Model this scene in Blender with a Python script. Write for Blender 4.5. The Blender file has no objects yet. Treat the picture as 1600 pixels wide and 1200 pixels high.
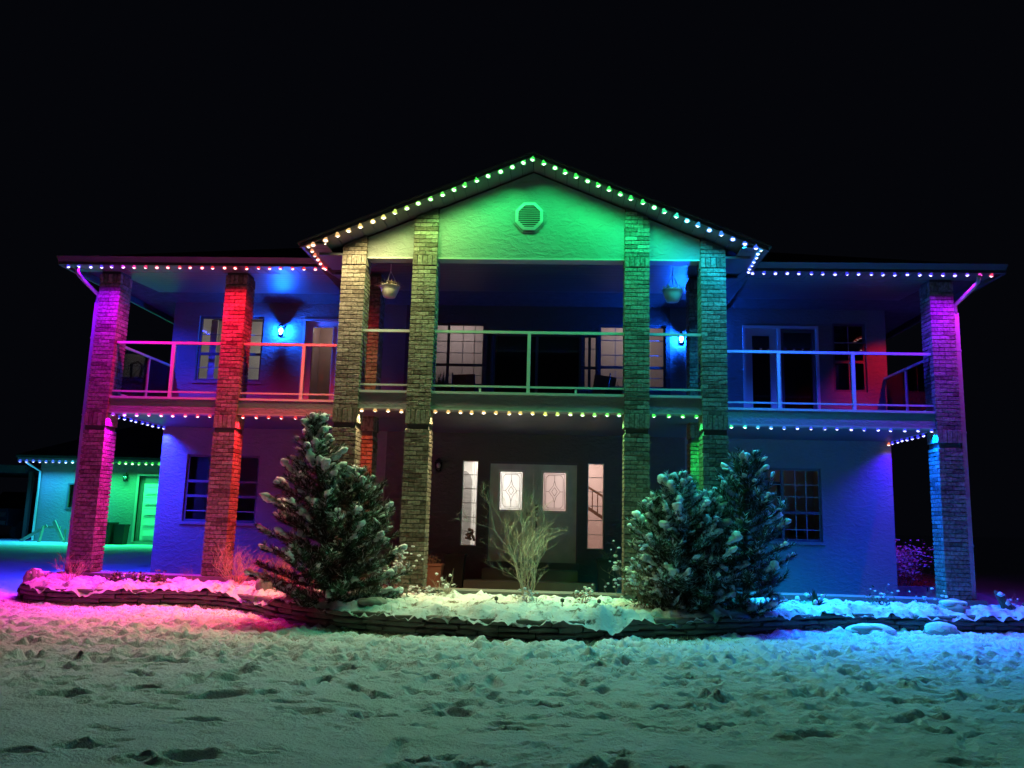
import bpy, math, random
import numpy as np
from mathutils import Vector, Matrix
random.seed(7); rng = np.random.default_rng(7)
SC = bpy.context.scene
COL = SC.collection
PI = math.pi

# ------------------------------------------------------------------ camera, world, exposure
def make_camera():
    f, yaw, pitch, roll = 1302.89, .0590, .1644, .0272
    cy, sy, cp, sp = math.cos(yaw), math.sin(yaw), math.cos(pitch), math.sin(pitch)
    F = Vector((-sy*cp, cy*cp, sp)); R = Vector((cy, sy, 0)); U = R.cross(F)
    cr, sr = math.cos(roll), math.sin(roll)
    R2 = R*cr+U*sr; U2 = U*cr-R*sr
    cam = bpy.data.cameras.new('camera'); o = bpy.data.objects.new('camera', cam); COL.objects.link(o)
    m = Matrix((R2, U2, -F)).transposed().to_4x4(); m.translation = Vector((.5406, -13.8853, 1.1125))
    o.matrix_world = m
    cam.sensor_width = 36; cam.lens = f/1600*36; cam.clip_end = 2000; cam.clip_start = .05
    SC.camera = o
make_camera()
W = bpy.data.worlds.new('World'); SC.world = W; W.use_nodes = True
bg = W.node_tree.nodes['Background']
bg.inputs[0].default_value = (.35, .42, .75, 1); bg.inputs[1].default_value = .0036
SC.view_settings.view_transform = 'Standard'; SC.view_settings.look = 'None'
SC.view_settings.exposure = 0; SC.view_settings.gamma = 1
SC.cycles.max_bounces = 6; SC.cycles.diffuse_bounces = 3; SC.cycles.glossy_bounces = 3
SC.cycles.transparent_max_bounces = 8; SC.cycles.caustics_reflective = False; SC.cycles.caustics_refractive = False
SC.cycles.sample_clamp_indirect = 3

# light levels (watts per bulb)
P_GABLE, P_WING, P_LOW, P_LOWC, P_SIDE, P_GAR = 50.0, 95.0, 60.0, 38.0, 210.0, 90.0

# ------------------------------------------------------------------ helpers
ORG = {}
def thing(name, label, cat, loc=(0, 0, 0), group=None, kind=None):
    o = bpy.data.objects.new(name, None); COL.objects.link(o); o.location = loc
    o.empty_display_size = .1
    ORG[o.name] = Vector(loc); tag(o, label, cat, group, kind); return o
def tag(o, label=None, cat=None, group=None, kind=None):
    if label: o['label'] = label
    if cat: o['category'] = cat
    if group: o['group'] = group
    if kind: o['kind'] = kind
    return o
def link(name, me, parent=None, loc=None):
    o = bpy.data.objects.new(name, me); COL.objects.link(o)
    if parent is not None:
        o.parent = parent; ORG[o.name] = ORG[parent.name]
        if loc is not None: o.location = Vector(loc)-ORG[parent.name]-(Vector((0, 0, 0)) if parent.type == 'EMPTY' else Vector((0, 0, 0)))
    else:
        ORG[o.name] = Vector((0, 0, 0))
        if loc is not None: o.location = loc
    return o
class MB:
    def __init__(s): s.v = []; s.f = []; s.m = []
    def add(s, vs, fs, m=0):
        b = len(s.v); s.v += [tuple(v) for v in vs]; s.f += [tuple(i+b for i in f) for f in fs]; s.m += [m]*len(fs); return s
    def box(s, x0, x1, y0, y1, z0, z1, m=0, j=0):
        vs = [(x, y, z) for x in (x0, x1) for y in (y0, y1) for z in (z0, z1)]
        if j: vs = [tuple(c+random.uniform(-j, j) for c in v) for v in vs]
        return s.add(vs, [(0, 1, 3, 2), (4, 6, 7, 5), (0, 4, 5, 1), (2, 3, 7, 6), (0, 2, 6, 4), (1, 5, 7, 3)], m)
    def bar(s, a, b, w, h, m=0):
        a = Vector(a); b = Vector(b); d = (b-a).normalized()
        up = Vector((0, 0, 1)) if abs(d.z) < .95 else Vector((0, 1, 0))
        r = d.cross(up).normalized(); u = r.cross(d)
        vs = [p+r*(w/2*i)+u*(h/2*k) for p in (a, b) for i, k in ((-1, -1), (1, -1), (1, 1), (-1, 1))]
        return s.add(vs, [(0, 3, 2, 1), (4, 5, 6, 7), (0, 1, 5, 4), (1, 2, 6, 5), (2, 3, 7, 6), (3, 0, 4, 7)], m)
    def tube(s, pts, r, n=6, m=0, cap=True):
        pts = [Vector(p) for p in pts]; rs = r if isinstance(r, (list, tuple)) else [r]*len(pts)
        vs = []; fs = []; ref = None
        for i, p in enumerate(pts):
            d = (pts[min(i+1, len(pts)-1)]-pts[max(i-1, 0)]).normalized()
            if ref is None: ref = Vector((0, 0, 1)) if abs(d.z) < .9 else Vector((1, 0, 0))
            a = d.cross(ref).normalized(); b = a.cross(d); ref = b
            for k in range(n):
                t = 2*PI*k/n; vs.append(p+(a*math.cos(t)+b*math.sin(t))*rs[i])
        for i in range(len(pts)-1):
            for k in range(n):
                fs.append((i*n+k, i*n+(k+1) % n, (i+1)*n+(k+1) % n, (i+1)*n+k))
        if cap: fs.append(tuple(range(n))[::-1]); fs.append(tuple(range((len(pts)-1)*n, len(pts)*n)))
        return s.add(vs, fs, m)
    def lathe(s, c, prof, n=16, m=0, sq=False):
        vs = []; fs = []
        for (r, z) in prof:
            for k in range(n):
                t = 2*PI*(k+(.5 if sq else 0))/n; vs.append((c[0]+r*math.cos(t), c[1]+r*math.sin(t), c[2]+z))
        for i in range(len(prof)-1):
            for k in range(n): fs.append((i*n+k, i*n+(k+1) % n, (i+1)*n+(k+1) % n, (i+1)*n+k))
        fs.append(tuple(range(n))[::-1]); fs.append(tuple(range((len(prof)-1)*n, len(prof)*n)))
        return s.add(vs, fs, m)
    def poly(s, pts2, y0, y1, m=0):   # prism: (x,z) outline extruded in y
        n = len(pts2); vs = [(x, y0, z) for x, z in pts2]+[(x, y1, z) for x, z in pts2]
        fs = [tuple(range(n)), tuple(range(n, 2*n))[::-1]]+[(i, (i+1) % n+0, (i+1) % n+n, i+n)[::-1] for i in range(n)]
        return s.add(vs, fs, m)
    def blob(s, c, r, m=0, seed=0, amp=.18, rot=None, sub=1):
        V_, F_ = ICO[sub]
        rr = random.Random(seed); vs = []
        ph = [rr.uniform(0, 6.28) for _ in range(6)]
        for v in V_:
            k = 1+amp*(math.sin(3*v[0]+ph[0])+math.sin(3.7*v[1]+ph[1])+math.sin(4.1*v[2]+ph[2]))/2+amp*.4*math.sin(9*v[0]+7*v[1]+ph[3])
            p = Vector((v[0]*r[0]*k, v[1]*r[1]*k, v[2]*r[2]*k))
            if rot is not None: p = rot @ p
            vs.append((c[0]+p.x, c[1]+p.y, c[2]+p.z))
        return s.add(vs, F_, m)
    def mesh(s, name, mats, smooth=False, org=Vector((0, 0, 0))):
        me = bpy.data.meshes.new(name)
        vs = [(v[0]-org[0], v[1]-org[1], v[2]-org[2]) for v in s.v]
        me.from_pydata(vs, [], s.f)
        for mt in (mats if isinstance(mats, (list, tuple)) else [mats]): me.materials.append(mt)
        if any(s.m): me.polygons.foreach_set('material_index', s.m)
        if smooth: me.polygons.foreach_set('use_smooth', [True]*len(me.polygons))
        me.update(); return me
    def build(s, name, mats, parent=None, smooth=False, kind=None, label=None):
        org = ORG[parent.name] if parent is not None else Vector((0, 0, 0))
        o = link(name, s.mesh(name, mats, smooth, org), parent)
        if kind: o['kind'] = kind
        if label: o['label'] = label
        return o
def _ico():
    t = (1+5**.5)/2
    V_ = [Vector(v).normalized() for v in [(-1, t, 0), (1, t, 0), (-1, -t, 0), (1, -t, 0), (0, -1, t), (0, 1, t), (0, -1, -t), (0, 1, -t), (t, 0, -1), (t, 0, 1), (-t, 0, -1), (-t, 0, 1)]]
    F_ = [(0, 11, 5), (0, 5, 1), (0, 1, 7), (0, 7, 10), (0, 10, 11), (1, 5, 9), (5, 11, 4), (11, 10, 2), (10, 7, 6), (7, 1, 8), (3, 9, 4), (3, 4, 2), (3, 2, 6), (3, 6, 8), (3, 8, 9), (4, 9, 5), (2, 4, 11), (6, 2, 10), (8, 6, 7), (9, 8, 1)]
    out = [([tuple(v) for v in V_], F_)]
    for _ in range(3):
        V2 = list(V_); F2 = []; c = {}
        def mid(a, b):
            k = (min(a, b), max(a, b))
            if k not in c: c[k] = len(V2); V2.append(((V2[a]+V2[b])/2).normalized())
            return c[k]
        for a, b, d in F_:
            x, y, z = mid(a, b), mid(b, d), mid(d, a); F2 += [(a, x, z), (b, y, x), (d, z, y), (x, y, z)]
        V_, F_ = V2, F2; out.append(([tuple(v) for v in V_], F_))
    return out
ICO = _ico()

# ------------------------------------------------------------------ materials
def mat(name, col, rough=.6, metal=0, bump=None, var=None, spec=.5, alpha=None):
    """bump=(scale,strength,dist) ; var=(scale, amount, colour2)"""
    m = bpy.data.materials.new(name); m.use_nodes = True
    nt = m.node_tree; b = nt.nodes['Principled BSDF']
    b.inputs['Base Color'].default_value = (*col, 1); b.inputs['Roughness'].default_value = rough
    b.inputs['Metallic'].default_value = metal
    b.inputs['Specular IOR Level'].default_value = spec
    tc = nt.nodes.new('ShaderNodeTexCoord')
    geo = nt.nodes.new('ShaderNodeNewGeometry')
    if var:
        n = nt.nodes.new('ShaderNodeTexNoise'); n.inputs['Scale'].default_value = var[0]; n.inputs['Detail'].default_value = 5
        nt.links.new(geo.outputs['Position'], n.inputs['Vector'])
        r = nt.nodes.new('ShaderNodeValToRGB'); r.color_ramp.elements[0].position = .5-var[1]; r.color_ramp.elements[1].position = .5+var[1]
        r.color_ramp.elements[0].color = (*col, 1); r.color_ramp.elements[1].color = (*var[2], 1)
        nt.links.new(n.outputs['Fac'], r.inputs['Fac']); nt.links.new(r.outputs['Color'], b.inputs['Base Color'])
    if bump:
        n = nt.nodes.new('ShaderNodeTexNoise'); n.inputs['Scale'].default_value = bump[0]; n.inputs['Detail'].default_value = 6; n.inputs['Roughness'].default_value = .6
        nt.links.new(geo.outputs['Position'], n.inputs['Vector'])
        bp = nt.nodes.new('ShaderNodeBump'); bp.inputs['Strength'].default_value = bump[1]; bp.inputs['Distance'].default_value = bump[2]
        nt.links.new(n.outputs['Fac'], bp.inputs['Height']); nt.links.new(bp.outputs['Normal'], b.inputs['Normal'])
    return m
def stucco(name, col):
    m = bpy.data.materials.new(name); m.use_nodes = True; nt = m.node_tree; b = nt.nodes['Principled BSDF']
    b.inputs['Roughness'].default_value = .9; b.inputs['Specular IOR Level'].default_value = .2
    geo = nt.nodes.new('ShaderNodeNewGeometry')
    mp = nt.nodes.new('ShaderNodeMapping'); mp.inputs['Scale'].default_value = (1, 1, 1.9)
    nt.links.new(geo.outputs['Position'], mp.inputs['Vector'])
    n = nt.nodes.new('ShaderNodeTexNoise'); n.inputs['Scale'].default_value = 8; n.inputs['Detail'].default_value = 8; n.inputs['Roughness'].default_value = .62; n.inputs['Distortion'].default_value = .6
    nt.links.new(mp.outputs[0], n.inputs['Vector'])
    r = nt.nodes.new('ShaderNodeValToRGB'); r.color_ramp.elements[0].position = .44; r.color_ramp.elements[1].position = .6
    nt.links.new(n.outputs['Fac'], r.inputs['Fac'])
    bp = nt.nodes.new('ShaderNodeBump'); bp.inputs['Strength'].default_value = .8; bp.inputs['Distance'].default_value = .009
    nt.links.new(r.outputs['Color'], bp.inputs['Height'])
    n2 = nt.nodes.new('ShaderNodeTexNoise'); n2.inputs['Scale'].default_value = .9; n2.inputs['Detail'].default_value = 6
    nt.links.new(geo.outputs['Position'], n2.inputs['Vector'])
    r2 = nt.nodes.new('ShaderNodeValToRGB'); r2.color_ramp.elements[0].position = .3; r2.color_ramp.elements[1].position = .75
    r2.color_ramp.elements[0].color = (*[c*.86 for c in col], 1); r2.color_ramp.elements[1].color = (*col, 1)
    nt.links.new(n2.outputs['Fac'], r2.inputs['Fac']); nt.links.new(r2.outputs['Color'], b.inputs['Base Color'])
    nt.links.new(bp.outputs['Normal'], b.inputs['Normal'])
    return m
def brick_mat():
    m = bpy.data.materials.new('brick'); m.use_nodes = True; nt = m.node_tree; b = nt.nodes['Principled BSDF']
    b.inputs['Roughness'].default_value = .92; b.inputs['Specular IOR Level'].default_value = .15
    geo = nt.nodes.new('ShaderNodeNewGeometry'); oi = nt.nodes.new('ShaderNodeObjectInfo')
    ad = nt.nodes.new('ShaderNodeMath'); ad.operation = 'ADD'; fr = nt.nodes.new('ShaderNodeMath'); fr.operation = 'FRACT'
    nt.links.new(geo.outputs['Random Per Island'], ad.inputs[0]); nt.links.new(oi.outputs['Random'], ad.inputs[1]); nt.links.new(ad.outputs[0], fr.inputs[0])
    r = nt.nodes.new('ShaderNodeValToRGB'); cr = r.color_ramp
    cols = [(0, (.12, .09, .07)), (.12, (.17, .14, .11)), (.35, (.22, .185, .145)), (.65, (.25, .215, .17)), (1, (.30, .265, .21))]
    cr.elements[0].position = 0; cr.elements[0].color = (*cols[0][1], 1); cr.elements[1].position = 1; cr.elements[1].color = (*cols[-1][1], 1)
    for p, c in cols[1:-1]: e = cr.elements.new(p); e.color = (*c, 1)
    nt.links.new(fr.outputs[0], r.inputs['Fac'])
    n = nt.nodes.new('ShaderNodeTexNoise'); n.inputs['Scale'].default_value = 22; n.inputs['Detail'].default_value = 6
    nt.links.new(geo.outputs['Position'], n.inputs['Vector'])
    r2 = nt.nodes.new('ShaderNodeValToRGB'); r2.color_ramp.elements[0].position = .33; r2.color_ramp.elements[1].position = .58
    r2.color_ramp.elements[0].color = (.42, .36, .32, 1); r2.color_ramp.elements[1].color = (1, 1, 1, 1)
    nt.links.new(n.outputs['Fac'], r2.inputs['Fac'])
    mx = nt.nodes.new('ShaderNodeMix'); mx.data_type = 'RGBA'; mx.blend_type = 'MULTIPLY'; mx.inputs[0].default_value = .8
    nt.links.new(r.outputs['Color'], mx.inputs[6]); nt.links.new(r2.outputs['Color'], mx.inputs[7]); nt.links.new(mx.outputs[2], b.inputs['Base Color'])
    n3 = nt.nodes.new('ShaderNodeTexNoise'); n3.inputs['Scale'].default_value = 35; n3.inputs['Detail'].default_value = 6
    nt.links.new(geo.outputs['Position'], n3.inputs['Vector'])
    bp = nt.nodes.new('ShaderNodeBump'); bp.inputs['Strength'].default_value = .9; bp.inputs['Distance'].default_value = .012
    nt.links.new(n3.outputs['Fac'], bp.inputs['Height']); nt.links.new(bp.outputs['Normal'], b.inputs['Normal'])
    return m
def glass_mat(name, tint=(1, 1, 1), base_refl=.06):
    m = bpy.data.materials.new(name); m.use_nodes = True; nt = m.node_tree; nt.nodes.clear()
    out = nt.nodes.new('ShaderNodeOutputMaterial'); t = nt.nodes.new('ShaderNodeBsdfTransparent'); t.inputs[0].default_value = (*tint, 1)
    g = nt.nodes.new('ShaderNodeBsdfGlossy'); g.inputs['Roughness'].default_value = .02
    lw = nt.nodes.new('ShaderNodeFresnel'); lw.inputs[0].default_value = 1.5
    mx = nt.nodes.new('ShaderNodeMixShader'); nt.links.new(lw.outputs[0], mx.inputs[0]); nt.links.new(t.outputs[0], mx.inputs[1]); nt.links.new(g.outputs[0], mx.inputs[2])
    nt.links.new(mx.outputs[0], out.inputs[0]); return m
def emit_mat(name, strength, col=None):
    m = bpy.data.materials.new(name); m.use_nodes = True; nt = m.node_tree; nt.nodes.clear()
    out = nt.nodes.new('ShaderNodeOutputMaterial'); e = nt.nodes.new('ShaderNodeEmission'); e.inputs[1].default_value = strength
    if col: e.inputs[0].default_value = (*col, 1)
    else:
        oi = nt.nodes.new('ShaderNodeObjectInfo'); nt.links.new(oi.outputs['Color'], e.inputs[0])
    nt.links.new(e.outputs[0], out.inputs[0]); return m
M = dict(
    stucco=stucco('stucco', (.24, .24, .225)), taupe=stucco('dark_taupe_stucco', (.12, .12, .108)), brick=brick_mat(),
    mortar=mat('mortar', (.07, .065, .06), .95, bump=(40, .6, .01)),
    trim=mat('painted_trim', (.36, .35, .33), .5), white=mat('white_paint', (.75, .74, .70), .45, var=(3, .3, (.68, .67, .63))),
    soffit=mat('soffit_metal', (.10, .10, .10), .45), dark=mat('dark_gap', (.02, .02, .02), .9),
    fascia=mat('fascia_metal', (.07, .068, .065), .5), roof=mat('shingle', (.05, .048, .045), .95, bump=(30, .8, .02), var=(6, .2, (.09, .085, .08))),
    concrete=mat('concrete', (.17, .16, .145), .9, bump=(25, .5, .008), var=(2.2, .25, (.11, .10, .095))),
    door=mat('door_paint', (.64, .66, .58), .45, var=(5, .3, (.46, .48, .42))), glass=glass_mat('window_glass'),
    railglass=glass_mat('railing_glass', (.93, .95, .95)),
    rail=mat('railing_white', (.46, .455, .44), .35, bump=(60, .15, .002)),
    black=mat('black_iron', (.02, .02, .02), .5), blackpot=mat('black_pot', (.012, .013, .013), .75, bump=(30, .2, .004)),
    wdark=mat('dark_window_frame', (.10, .10, .11), .5),
    redpot=mat('terracotta', (.30, .13, .09), .85, var=(6, .2, (.22, .09, .06))),
    basket=mat('basket_plastic', (.55, .52, .45), .6), straw=mat('dried_straw', (.55, .42, .24), .9),
    snow=None, stone=mat('flagstone', (.10, .085, .075), .9, bump=(14, .9, .03), var=(3.5, .22, (.18, .15, .13))),
    rock=mat('pale_rock', (.38, .34, .31), .9, bump=(16, .8, .03), var=(5, .2, (.25, .23, .21))),
    bark=mat('bark', (.12, .08, .055), .95, bump=(30, .8, .02)), needle=mat('pine_needle', (.022, .04, .018), .7, var=(4, .25, (.04, .055, .022))),
    twig=mat('pale_twig', (.50, .44, .33), .85), browntwig=mat('brown_twig', (.26, .17, .12), .9), leaf=mat('dead_leaf', (.12, .075, .05), .9),
    wood=mat('weathered_wood', (.36, .31, .25), .85, bump=(20, .5, .01)), interior=mat('interior_wall', (.80, .78, .74), .8),
    pink=mat('interior_beige', (.62, .46, .41), .8), rose=mat('sheer_blind', (.55, .45, .44), .8), stair=mat('stair_oak', (.22, .10, .06), .5),
    curtain=mat('curtain', (.75, .75, .72), .8), arch=mat('arch_grey', (.22, .21, .20), .8), lead=mat('lead_came', (.14, .12, .11), .5, metal=.2),
    frost=None, carbody=mat('dark_car_paint', (.025, .03, .04), .25, metal=.3), rubber=mat('rubber', (.02, .02, .02), .8), chrome=mat('steel', (.5, .5, .5), .3, metal=1),
    bulb=emit_mat('bulb_lens', 3.0), lantern=emit_mat('lantern_glow', 3600, (.0035, .09, 1)), halo=emit_mat('bulb_halo', 1.0), socket=mat('bulb_socket', (.5, .5, .5), .5))
def snow_mat():
    m = bpy.data.materials.new('snow'); m.use_nodes = True; nt = m.node_tree; b = nt.nodes['Principled BSDF']
    b.inputs['Base Color'].default_value = (.80, .82, .84, 1); b.inputs['Roughness'].default_value = .75; b.inputs['Specular IOR Level'].default_value = .35
    geo = nt.nodes.new('ShaderNodeNewGeometry'); n = nt.nodes.new('ShaderNodeTexNoise'); n.inputs['Scale'].default_value = 26; n.inputs['Detail'].default_value = 8; n.inputs['Roughness'].default_value = .65
    nt.links.new(geo.outputs['Position'], n.inputs['Vector'])
    bp = nt.nodes.new('ShaderNodeBump'); bp.inputs['Strength'].default_value = 1.0; bp.inputs['Distance'].default_value = .03
    nt.links.new(n.outputs['Fac'], bp.inputs['Height']); nt.links.new(bp.outputs['Normal'], b.inputs['Normal'])
    n2 = nt.nodes.new('ShaderNodeTexNoise'); n2.inputs['Scale'].default_value = 1.6; n2.inputs['Detail'].default_value = 9; n2.inputs['Roughness'].default_value = .7
    nt.links.new(geo.outputs['Position'], n2.inputs['Vector'])
    r = nt.nodes.new('ShaderNodeValToRGB'); r.color_ramp.elements[0].position = .30; r.color_ramp.elements[1].position = .42
    r.color_ramp.elements[0].color = (.55, .53, .48, 1); r.color_ramp.elements[1].color = (.80, .82, .84, 1)
    nt.links.new(n2.outputs['Fac'], r.inputs['Fac']); nt.links.new(r.outputs['Color'], b.inputs['Base Color'])
    return m
M['snow'] = snow_mat()
def bed_mat():
    m = M['snow'].copy(); m.name = 'patchy_snow'; r = [n for n in m.node_tree.nodes if n.type == 'VALTORGB'][0]; n = [n for n in m.node_tree.nodes if n.type == 'TEX_NOISE'][1]
    n.inputs['Scale'].default_value = 4.5; r.color_ramp.elements[0].position = .38; r.color_ramp.elements[1].position = .47
    r.color_ramp.elements[0].color = (.16, .13, .10, 1); r.color_ramp.elements[1].color = (.70, .71, .72, 1); return m
M['bedsnow'] = bed_mat()
def frost_mat():
    m = bpy.data.materials.new('textured_glass'); m.use_nodes = True; nt = m.node_tree; nt.nodes.clear()
    out = nt.nodes.new('ShaderNodeOutputMaterial'); t = nt.nodes.new('ShaderNodeBsdfTranslucent'); t.inputs[0].default_value = (.85, .85, .85, 1)
    tr = nt.nodes.new('ShaderNodeBsdfTransparent'); mx = nt.nodes.new('ShaderNodeMixShader'); mx.inputs[0].default_value = .45
    nt.links.new(t.outputs[0], mx.inputs[1]); nt.links.new(tr.outputs[0], mx.inputs[2]); nt.links.new(mx.outputs[0], out.inputs[0]); return m
M['frost'] = frost_mat()
def saturate_halo():
    nt = M['halo'].node_tree; e = [n for n in nt.nodes if n.type == 'EMISSION'][0]; oi = [n for n in nt.nodes if n.type == 'OBJECT_INFO'][0]
    g = nt.nodes.new('ShaderNodeGamma'); g.inputs[1].default_value = 9; nt.links.new(oi.outputs['Color'], g.inputs[0]); nt.links.new(g.outputs[0], e.inputs[0])
saturate_halo()

# ------------------------------------------------------------------ noise
def vnoise(x, y, seed=0):
    xi = np.floor(x).astype(np.int64); yi = np.floor(y).astype(np.int64); xf = x-xi; yf = y-yi
    u = xf*xf*(3-2*xf); v = yf*yf*(3-2*yf)
    def h(a, b):
        n = (a*374761393+b*668265263+seed*1442695041) & 0xffffffff
        n = ((n ^ (n >> 13))*1274126177) & 0xffffffff
        return ((n ^ (n >> 16)) & 0xffff)/65535.
    return (h(xi, yi)*(1-u)+h(xi+1, yi)*u)*(1-v)+(h(xi, yi+1)*(1-u)+h(xi+1, yi+1)*u)*v-.5
def fbm(x, y, f, o=4, seed=0, g=.5):
    s = 0; a = 1
    for i in range(o): s = s+a*vnoise(x*f*(1+.03*i)+17.3*i, y*f+9.1*i, seed+i); a *= g; f *= 2
    return s
def sstep(a, b, x): t = np.clip((x-a)/(b-a), 0, 1); return t*t*(3-2*t)

# ------------------------------------------------------------------ the ground
def ground_z(x, y):
    z = np.full_like(x, -.40)
    back = sstep(1.5, 12, y); z = z+.36*back
    left = sstep(-8.8, -13.5, x)*sstep(-6, 6, y); z = np.maximum(z, -.40+.22*left+.0*x)
    z = z+sstep(20, 120, y)*1.2*vnoise(x*.02, y*.02, 3)
    return z
FOOT = []
def trail(x0, y0, ang, n, step=.62, wob=.25):
    x, y, a = x0, y0, ang
    for i in range(n):
        side = .13*(1 if i % 2 else -1)
        FOOT.append((x-math.sin(a)*side, y+math.cos(a)*side, a+random.uniform(-.35, .35), random.uniform(.13, .24), random.uniform(.055, .085), random.uniform(.025, .055)))
        x += math.cos(a)*step*random.uniform(.8, 1.2); y += math.sin(a)*step*random.uniform(.8, 1.2); a += random.uniform(-wob, wob)
for t in [(-6, -5.2, .05, 20), (-5.5, -6.3, -.05, 18), (-4.2, -7.0, .02, 10), (7.5, -4.6, PI+.1, 18), (6.5, -5.9, PI-.05, 12), (-.6, -8.6, 1.25, 9), (2.9, -8, .3, 8),
          (-7, -3.9, -.1, 22), (-1, -6.9, -.1, 9), (1.0, -4.2, .15, 12), (-3, -4.4, -.3, 10), (5.2, -6.9, .1, 6), (-6.5, -2.8, .1, 9)]: trail(*t)
for _ in range(640):
    y = -2.2-4.4*random.random()**1.1; x = random.uniform(-9, 10); FOOT.append((x, y, random.gauss(.2, .7), random.uniform(.09, .2), random.uniform(.045, .09), random.uniform(.025, .068)))
for _ in range(1500):
    y = -1.8-5.2*random.random()**1.2; x = random.uniform(-9, 10); FOOT.append((x, y, random.uniform(0, 3.1), random.uniform(.03, .08), random.uniform(.025, .05), random.uniform(.010, .03)))
for _ in range(90): FOOT.append((random.uniform(-5.5, 6.5), random.uniform(-8.6, -6.2), random.gauss(.15, .5), random.uniform(.07, .2), random.uniform(.03, .07), random.uniform(.015, .05)))
FOOT += [(.85, -8.35, .3, .2, .12, .07), (-1.75, -8.45, .1, .16, .09, .06)]
def grid_axis(dense, lo, hi, grow=1.16):
    a = list(dense); d = dense[1]-dense[0]; left = []
    x = a[0]; s = d
    while x > lo: s *= grow; x -= s; left.append(x)
    x = a[-1]; s = dense[-1]-dense[-2]; right = []
    while x < hi: s *= grow; x += s; right.append(x)
    return np.array(left[::-1]+a+right)
def make_ground():
    xs = grid_axis(np.arange(-9.5, 10.5, .031), -160, 170)
    ys = [-9.6]
    while ys[-1] < 1.2: ys.append(ys[-1]+.016+.0022*(ys[-1]+9.6))
    ys = grid_axis(np.array(ys), -60, 400, 1.12)
    X, Y = np.meshgrid(xs, ys)
    Z = ground_z(X, Y)
    near = sstep(40, 8, np.abs(X))*sstep(-14, -10, Y)*sstep(30, 6, Y)
    churn = np.clip(.28+.9*sstep(-6.0, -3.0, Y)+.9*fbm(X, Y, .45, 3, 5), .06, 1.15)
    D = .05*fbm(X*.8, Y, .55, 3, 11)+.030*fbm(X*.7, Y*1.1, 1.9, 3, 21)
    f1 = fbm(X*.8, Y*1.15, 6.5, 4, 31, .6); D = D+churn*(.045*f1+.035*np.maximum(f1, 0)-.10*np.maximum(.12-np.abs(fbm(X*.7, Y*1.2, 3.2, 3, 91, .6)), 0)*1.6)
    D = D+churn*.030*fbm(X, Y, 13, 3, 41, .6)+.022*churn*np.clip(fbm(X, Y, 8, 2, 45)-.12, 0, .4)*2.2+.014*fbm(X*.8, Y, 6, 4, 47, .62)+.002*fbm(X, Y, 30, 1, 43)
    for (fx, fy, a, L, w, dp) in FOOT:
        i0, i1 = np.searchsorted(xs, [fx-L*2.2-.05, fx+L*2.2+.05]); j0, j1 = np.searchsorted(ys, [fy-L*2.2-.05, fy+L*2.2+.05])
        if i1 <= i0 or j1 <= j0: continue
        x = X[j0:j1, i0:i1]-fx; y = Y[j0:j1, i0:i1]-fy
        u = (x*math.cos(a)+y*math.sin(a))/L; v = (-x*math.sin(a)+y*math.cos(a))/w
        nz = .28*vnoise(X[j0:j1, i0:i1]*9, Y[j0:j1, i0:i1]*9, 77)
        nz = nz+.5*vnoise(X[j0:j1, i0:i1]*5.5, Y[j0:j1, i0:i1]*5.5, 78); r = np.sqrt(u*u+v*v)+nz
        D[j0:j1, i0:i1] += -dp*sstep(1.25, .6, r)+dp*.42*np.exp(-((r-1.35)/.3)**2)*np.clip(.45+2.2*vnoise(X[j0:j1, i0:i1]*11, Y[j0:j1, i0:i1]*11, 79), 0, 1.1)
    Z = Z+D*near
    # lawn kept below the garden bed and the porch
    inside = sstep(.1, .5, BEDD(X, Y)); Z = Z-inside*.35*sstep(14, 8, Y)
    # wheel tracks on the driveway at the left and the open ground at the right
    for k in range(7):
        tr = np.exp(-((Y-(5.2+1.25*k)+.1*X+.5*np.sin(X*.3+k))/.16)**2)*(sstep(-8, -10, X)+sstep(9, 11, X)); Z = Z-.05*tr*near.clip(.5, 1)
    ny, nx = X.shape
    co = np.stack([X, Y, Z], -1).reshape(-1, 3)
    me = bpy.data.meshes.new('snowy_ground'); me.vertices.add(len(co)); me.vertices.foreach_set('co', co.ravel())
    i = np.arange((ny-1)*(nx-1)); r, c = i//(nx-1), i % (nx-1); a = r*nx+c
    q = np.stack([a, a+1, a+nx+1, a+nx], -1)
    me.loops.add(q.size); me.loops.foreach_set('vertex_index', q.ravel()); me.polygons.add(len(q))
    me.polygons.foreach_set('loop_start', np.arange(len(q))*4); me.polygons.foreach_set('use_smooth', np.ones(len(q), bool))
    me.update(calc_edges=True); me.materials.append(M['snow'])
    tag(link('ground', me), 'trampled snow covering the lawn in front of the house', None, None, 'structure')

WALLPATH = [(-8.95, 2.6), (-8.95, 1.2), (-8.62, .25), (-7.9, -.22), (-7.0, -.22), (-6.1, .02), (-5.2, .05), (-4.4, -.42), (-3.6, -1.3), (-2.8, -1.98), (-1.85, -2.42), (-.9, -2.62), (0, -2.72), (.75, -2.6), (1.6, -2.05),
            (2.6, -1.62), (3.6, -1.05), (4.5, -.5), (5.5, -.12), (6.4, -.1), (7.4, .1), (8.4, .35), (9.3, .8), (10.3, 1.9)]
def catmull(P, n=10):
    out = []
    for i in range(len(P)-1):
        p0, p1, p2, p3 = [np.array(P[max(0, min(len(P)-1, k))], float) for k in (i-1, i, i+1, i+2)]
        for t in np.linspace(0, 1, n, endpoint=False):
            out.append(.5*(2*p1+(p2-p0)*t+(2*p0-5*p1+4*p2-p3)*t*t+(3*p1-p0-3*p2+p3)*t**3))
    out.append(np.array(P[-1], float)); return np.array(out)
PATH = catmull(WALLPATH)
def BEDD(X, Y):   # >0 inside the bed/house side
    yb = np.interp(X, PATH[6:, 0], PATH[6:, 1], left=99, right=99)
    return np.where(yb > 50, -1, Y-yb)
make_ground()
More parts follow.
